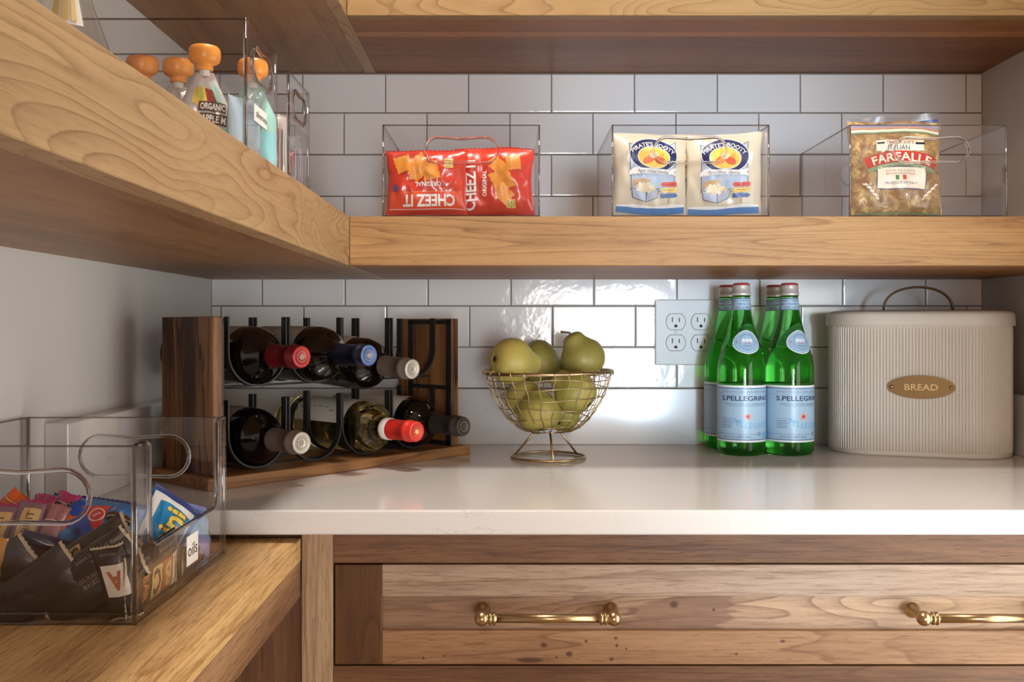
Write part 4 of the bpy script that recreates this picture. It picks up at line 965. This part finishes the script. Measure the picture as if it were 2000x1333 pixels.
# glass bottle at the near end of the left shelf
gb = thing('glass_flask', 'clear conical glass bottle with painted gold glints at the upper left on the wooden shelf', 'bottle', (-12.25, -43, ZS))
gp = [(0, .12), (.9, .05), (1.2, .06), (1.3, .3), (1.27, .9), (1.12, 1.6), (.92, 2.2), (.7, 2.8), (.52, 3.4), (.42, 4.0), (.4, 4.8), (.46, 4.9), (.46, 5.1), (.36, 5.12)]
gi = [(.3, 5.1), (.32, 4.0), (.42, 3.4), (.6, 2.8), (.82, 2.2), (1.02, 1.6), (1.17, .9), (1.18, .4), (.9, .22), (0, .24)]
MB().add(lathe(smoothprof(gp, 3), 40), 0, True).build('glass_body', clear('flask_glass', (.93, .92, .90, 1), .06), gb)
def wrap(name, m, a0, a1, z0, z1, r0, r1):
    n_ = 14; v = []; f = []
    for j in range(2):
        for q in range(n_ + 1):
            a = math.radians(a0 + (a1 - a0) * q / n_); r_ = (r0, r1)[j]; v.append((r_ * math.sin(a), -r_ * math.cos(a), (z0, z1)[j]))
    for q in range(n_): f.append((q, q + 1, q + n_ + 2, q + n_ + 1))
    return MB().add((v, f), 0, True).build(name, m, gb)
pale_glint = wrap('label_or_glint', PAPER, -80, 50, 2.05, 3.5, .95, .44)  # white sheet painting the pale reflections in the flask
pg = Print(lambda x, y, l: ((.95 - (y - 2.05) * .35 + l) * math.sin(x), -(.95 - (y - 2.05) * .35 + l) * math.cos(x), y), .02, .004)
for q, wd in ((.08, .2), (.36, .22), (.62, .16)): pg.rect(q, 2.8, wd, 1.3, plain('gold_glint', rgb(222, 196, 136), .35, .5), 0, 1)  # gold reflection streaks painted onto the flask
pg.build('gold_glint_streaks', pale_glint)

# ------------------------------------------------------------------ snack bars in the oils bin
BRN = plain('brown_film', rgb(46, 31, 23), .4, 0, .12); SEAL = plain('cream_seal', rgb(206, 186, 156), .5); TAN = ink(206, 172, 116); OBR = ink(178, 104, 60); OFFW = ink(226, 216, 200); GREYT = ink(150, 138, 124); DBR = ink(70, 46, 32)
ZB = 34.57
def brown_bar(label, loc, rot, L=5.2, H=2.1, T=.7, seed=0, art=True, flip=0):
    # pouch is upright (z = long way); art runs along it
    o, fn = pouch('snack_bar', H, L, T, BRN, seed, nu=18, nv=30, edgemat=SEAL, crimp=.05, wr=.09, pinch=.03); tag(o, label, 'snack bar', 'brown snack bars in the oils bin')
    if art:
        p = Print(lambda x, y, l: fn(-y, x, l)); F = flip; sg = -1 if F else 1
        if art in ('full', 'edge'):
            k = 1.13 if art == 'full' else .55
            for q, (ch, c1, c2) in enumerate((('A', OFFW, OBR), ('B', OBR, TAN), ('C', TAN, DBR))):
                x_ = sg * (-1.9 + q * 1.08) if art == 'full' else (-1.2 + q * .62); y_ = -.36 if art == 'full' else .25
                p.rect(x_, y_, .88 * k, 1.05 * k, c1, 0, 1); p.text(ch, x_, y_, .8 * k, c2, .58 * k, F, layer=3, bold=.03)
        if art == 'full': p.text('BAR', sg * 1.35, -.36, .42, OBR, .95, F + PI / 2, bold=.02)
        if art in ('full', 'text'):
            x_ = sg * -.9 if art == 'full' else 1.0
            p.text('peanut butter dark chocolate', x_, .68 if F else .66, .15, GREYT, 2.0, F); p.text('with sea salt', x_, .46 if F else .44, .12, GREYT, 1.1, F)
            x_ = sg * 1.3 if art == 'full' else .1; p.text('100% PLANT', x_, .5 if F else .0, .16, GREYT, .85, F); p.text('BASED', x_, .72 if F else -.22, .16, GREYT, .6, F)
        if art == 'block': p.rect(.1, -.05, 1.1, .8, OFFW, 0, 1); p.text('A', .1, -.05, .6, OBR, .5, PI / 2, layer=3, bold=.04); p.text('real food', 1.0, 0, .1, GREYT, .5, PI / 2)
        p.build('printed_front', o)
    return place(o, loc, rot)
def lay(ax, spin, az=0, lean=0):
    """rotation for a bar whose long axis lies level: spin turns the picture plane about its normal"""
    m = Matrix.Rotation(az, 4, 'Z') @ Matrix.Rotation(lean, 4, 'X') @ Matrix.Rotation(PI / 2 + spin, 4, 'Y')
    return m.to_euler()
# long bar standing against the scooped front, its letters upside down (picture faces +x)
brown_bar('dark brown bar on edge against the bin front, letters A B C upside down', (-12.92, -34.75, ZB + 1.08), lay(0, 0, PI / 2, 0), 5.2, 2.15, .55, 51, 'full', PI)
brown_bar('dark brown bar tilted up to the right at the near wall, pale small print', (-14.35, -36.75, ZB + 1.3), lay(0, -.56, .05, .0), 3.9, 1.95, .6, 52, 'text')
brown_bar('dark brown bar with cream crimped end, low at the near left of the bin', (-16.35, -36.95, ZB + .75), lay(0, -.62, 0, 0), 4.0, 1.7, .5, 53, None)
brown_bar('dark brown bar standing steep in the near corner of the bin with a white block', (-13.25, -37.05, ZB + 1.25), lay(0, -1.85, .1, 0), 2.6, 1.1, .35, 54, 'block')
brown_bar('dark brown bar tilted behind the first with tan and orange blocks', (-14.9, -36.0, ZB + 1.75), lay(0, -.56, .1, 0), 4.0, 1.4, .45, 55, 'edge')
brown_bar('dark brown bar lying flat at the lower left corner of the bin', (-18.6, -36.95, ZB + .6), lay(0, -.05, 0, 0), 3.4, 1.1, .4, 56, None)
brown_bar('dark brown bar slanting at the far left of the near wall under the tan packets', (-18.3, -36.4, ZB + 1.0), lay(0, -.5, 0, 0), 4.4, 1.7, .5, 57, None)
brown_bar('dark brown bar on edge at the scooped front, under the pale blue packet', (-12.95, -29.6, ZB + .55), lay(0, 0, PI / 2, 0), 3.8, 1.05, .6, 58, None)
for q, (x, y, z, az) in enumerate(((-14.5, -34.6, .5, .06), (-16.6, -33.6, .6, -.1), (-18.6, -34.7, .5, .1), (-18.8, -31.0, .6, .1), (-14.6, -30.0, .5, .05), (-16.7, -29.8, .6, -.1))):
    brown_bar(('dark brown bar lying flat beneath the tilted bars at the near wall', 'dark brown bar lying flat in the oils bin beneath the dark blue cookie packet', 'dark brown bar lying flat in the oils bin beneath the tan packets', 'dark brown bar lying flat behind the tan packets in the oils bin', 'dark brown bar lying flat in the oils bin below the mini packet', 'dark brown bar lying flat at the rear wall side of the oils bin')[q],
              (x, y, ZB + z), (-PI / 2, 0, az), 4.4, 2.0, .9, 60 + q, False)
CB = plain('cookie_blue_film', rgb(52, 126, 196), .25, .1, .5); CB2 = plain('cookie_deep_blue_film', rgb(40, 74, 160), .25, .1, .5); CBL = plain('cookie_light_blue_film', rgb(120, 178, 220), .22, .1, .5)
DNB = plain('navy_seal', rgb(30, 42, 110), .4)
def cookie(p, x, y, s, rot=0):
    p.ell(x, y, s, s * .42, DBR, rot, 3); p.ell(x, y - s * .12, s * .95, s * .2, OFFW, rot, 4); p.ell(x, y - s * .24, s * .95, s * .3, ink(44, 32, 28), rot, 5)
o, fn = pouch('cookie_packet', 3.6, 2.6, .9, CB, 71, edgemat=DNB, crimp=.09, wr=.16); tag(o, 'blue cookie packet with a red triangle and dark cookies, in the oils bin', 'cookie packet', 'blue cookie packets')
p = Print(fn); cookie(p, -1.35, .75, .42, -.2); cookie(p, 1.05, .3, .5); cookie(p, -1.4, -.6, .5, .3); p.rect(-.4, .1, 1.6, 1.1, ink(46, 80, 170), -.5, 1)
p.poly([(-.5, .55), (.55, .75), (.45, -.6)], ink(214, 48, 52), 3); p.ring(.18, .25, .32, .3, .05, OFFW, 5); p.rect(.18, .25, .3, .06, OFFW, .5, 5)
p.build('printed_front', o); place(o, (-15.6, -33.6, ZB + 2.35), (-.75, .14, .08))
o, fn = pouch('cookie_packet', 2.3, 3.2, .8, CB, 72, edgemat=DNB, crimp=.13, wr=.12); tag(o, 'blue packet reading mini in yellow letters, behind the scooped opening', 'cookie packet', 'blue cookie packets')
p0 = Print(fn); p = Print(lambda x, y, l: fn(-y, x, l)); p.rect(.1, .1, 2.4, 1.9, WHITE, 0, 1); p.poly([(-1.0, -.75), (-1.0, .45), (-.5, .7), (1.0, .7), (1.1, .3), (1.0, -.75)], ink(24, 140, 200), 3)
p.text('mini', .05, -.1, .85, ink(120, 90, 20), 1.9, .0, bold=.05, layer=5); p.text('mini', .02, -.07, .85, ink(248, 222, 92), 1.9, .0, bold=.03, layer=6)
p.rect(-.9, .82, .5, .2, SEA, 0, 3); p.build('printed_front', o); place(o, (-13.75, -31.6, ZB + 1.75), (-.35, .62, .55))
o, fn = pouch('cookie_packet', 3.2, 2.6, .8, CBL, 73, edgemat=plain('lilac_seal', rgb(130, 130, 190), .4), crimp=.14, wr=.18); tag(o, 'pale blue and lilac packet pressed against the bin front behind the oils sticker', 'cookie packet', 'blue cookie packets')
p = Print(fn); p.rect(0, -.5, 2.8, .8, ink(150, 150, 200), 0, 1); p.build('printed_front', o); place(o, (-13.2, -29.9, ZB + 1.35), (-.2, .28, 1.35))
# small fruit bars at the left
LIL = plain('lilac_film', rgb(138, 104, 118), .35, 0, .3); MAG = plain('magenta_film', rgb(168, 62, 108), .35, 0, .3); ORB = plain('orange_film', rgb(210, 96, 44), .35, 0, .3); NVB = plain('dark_navy_film', rgb(44, 36, 70), .3, 0, .4)
def mini_bar(label, m, x, y, z, sp, sz=(1.05, 2.5), tan=True, seed=0, lean=-.35):
    o, fn = pouch('fruit_bar', sz[0], sz[1], .5, m, seed, nu=14, nv=20, edgemat=MAG if tan else m); tag(o, label, 'snack bar', 'small fruit bars in the oils bin')
    p = Print(fn)
    if tan: p.rect(.12, .3, .62, 1.2, TAN, 0, 1); p.text('FRUIT', .12, .3, .24, DBR, .95, PI / 2)
    else: p.rect(0, .5, .8, .03, OFFW, 0, 1)
    p.build('printed_front', o); place(o, (x, y, z), (lean, sp, 0))
mini_bar('small lilac fruit bar with tan label, at the left frame edge in the oils bin', LIL, -18.55, -35.0, ZB + 2.35, .25, seed=81)
mini_bar('small lilac fruit bar with tan label, just right of the first tan-labelled one', LIL, -17.55, -34.8, ZB + 2.4, .2, seed=82)
mini_bar('pink-grey fruit bar leaning beside the tan-labelled bars', plain('pink_grey_film', rgb(164, 110, 112), .35, 0, .3), -16.75, -34.6, ZB + 2.3, .3, (.8, 2.3), False, 83)
mini_bar('magenta fruit bar sticking up behind the tan-labelled bars', MAG, -17.5, -33.6, ZB + 2.6, .1, (.9, 2.0), False, 84)
mini_bar('second magenta fruit bar, between the first magenta one and the blue packet', MAG, -16.75, -33.4, ZB + 2.7, .15, (.9, 1.9), False, 85)
mini_bar('orange-red fruit bar touching the corner of the blue cookie packet', ORB, -16.55, -34.1, ZB + 2.2, .4, (.5, 1.7), False, 86)
mini_bar('dark navy bar lying across the tops of the brown bars', NVB, -16.0, -35.3, ZB + 2.05, 1.95, (.55, 2.6), False, 87)
mini_bar('orange fruit bar poking up at the left behind the bin handle', ORB, -19.0, -33.5, ZB + 2.95, .8, (.8, 1.9), False, 88)
o, fn = pouch('round_packet', 1.7, 2.2, .7, plain('ochre_film', rgb(206, 142, 60), .35, 0, .3), 91, nu=18, nv=20, pinch=-.12); tag(o, 'ochre packet with rounded side cut by the left frame edge in the oils bin', 'packet')
p = Print(fn); p.ell(-.1, 0, .5, .7, OFFW, 0, 1); p.ell(-.1, 0, .42, .6, ink(60, 70, 60), 0, 2); p.build('printed_front', o); place(o, (-18.25, -36.55, ZB + 1.75), (.0, .2, .1))
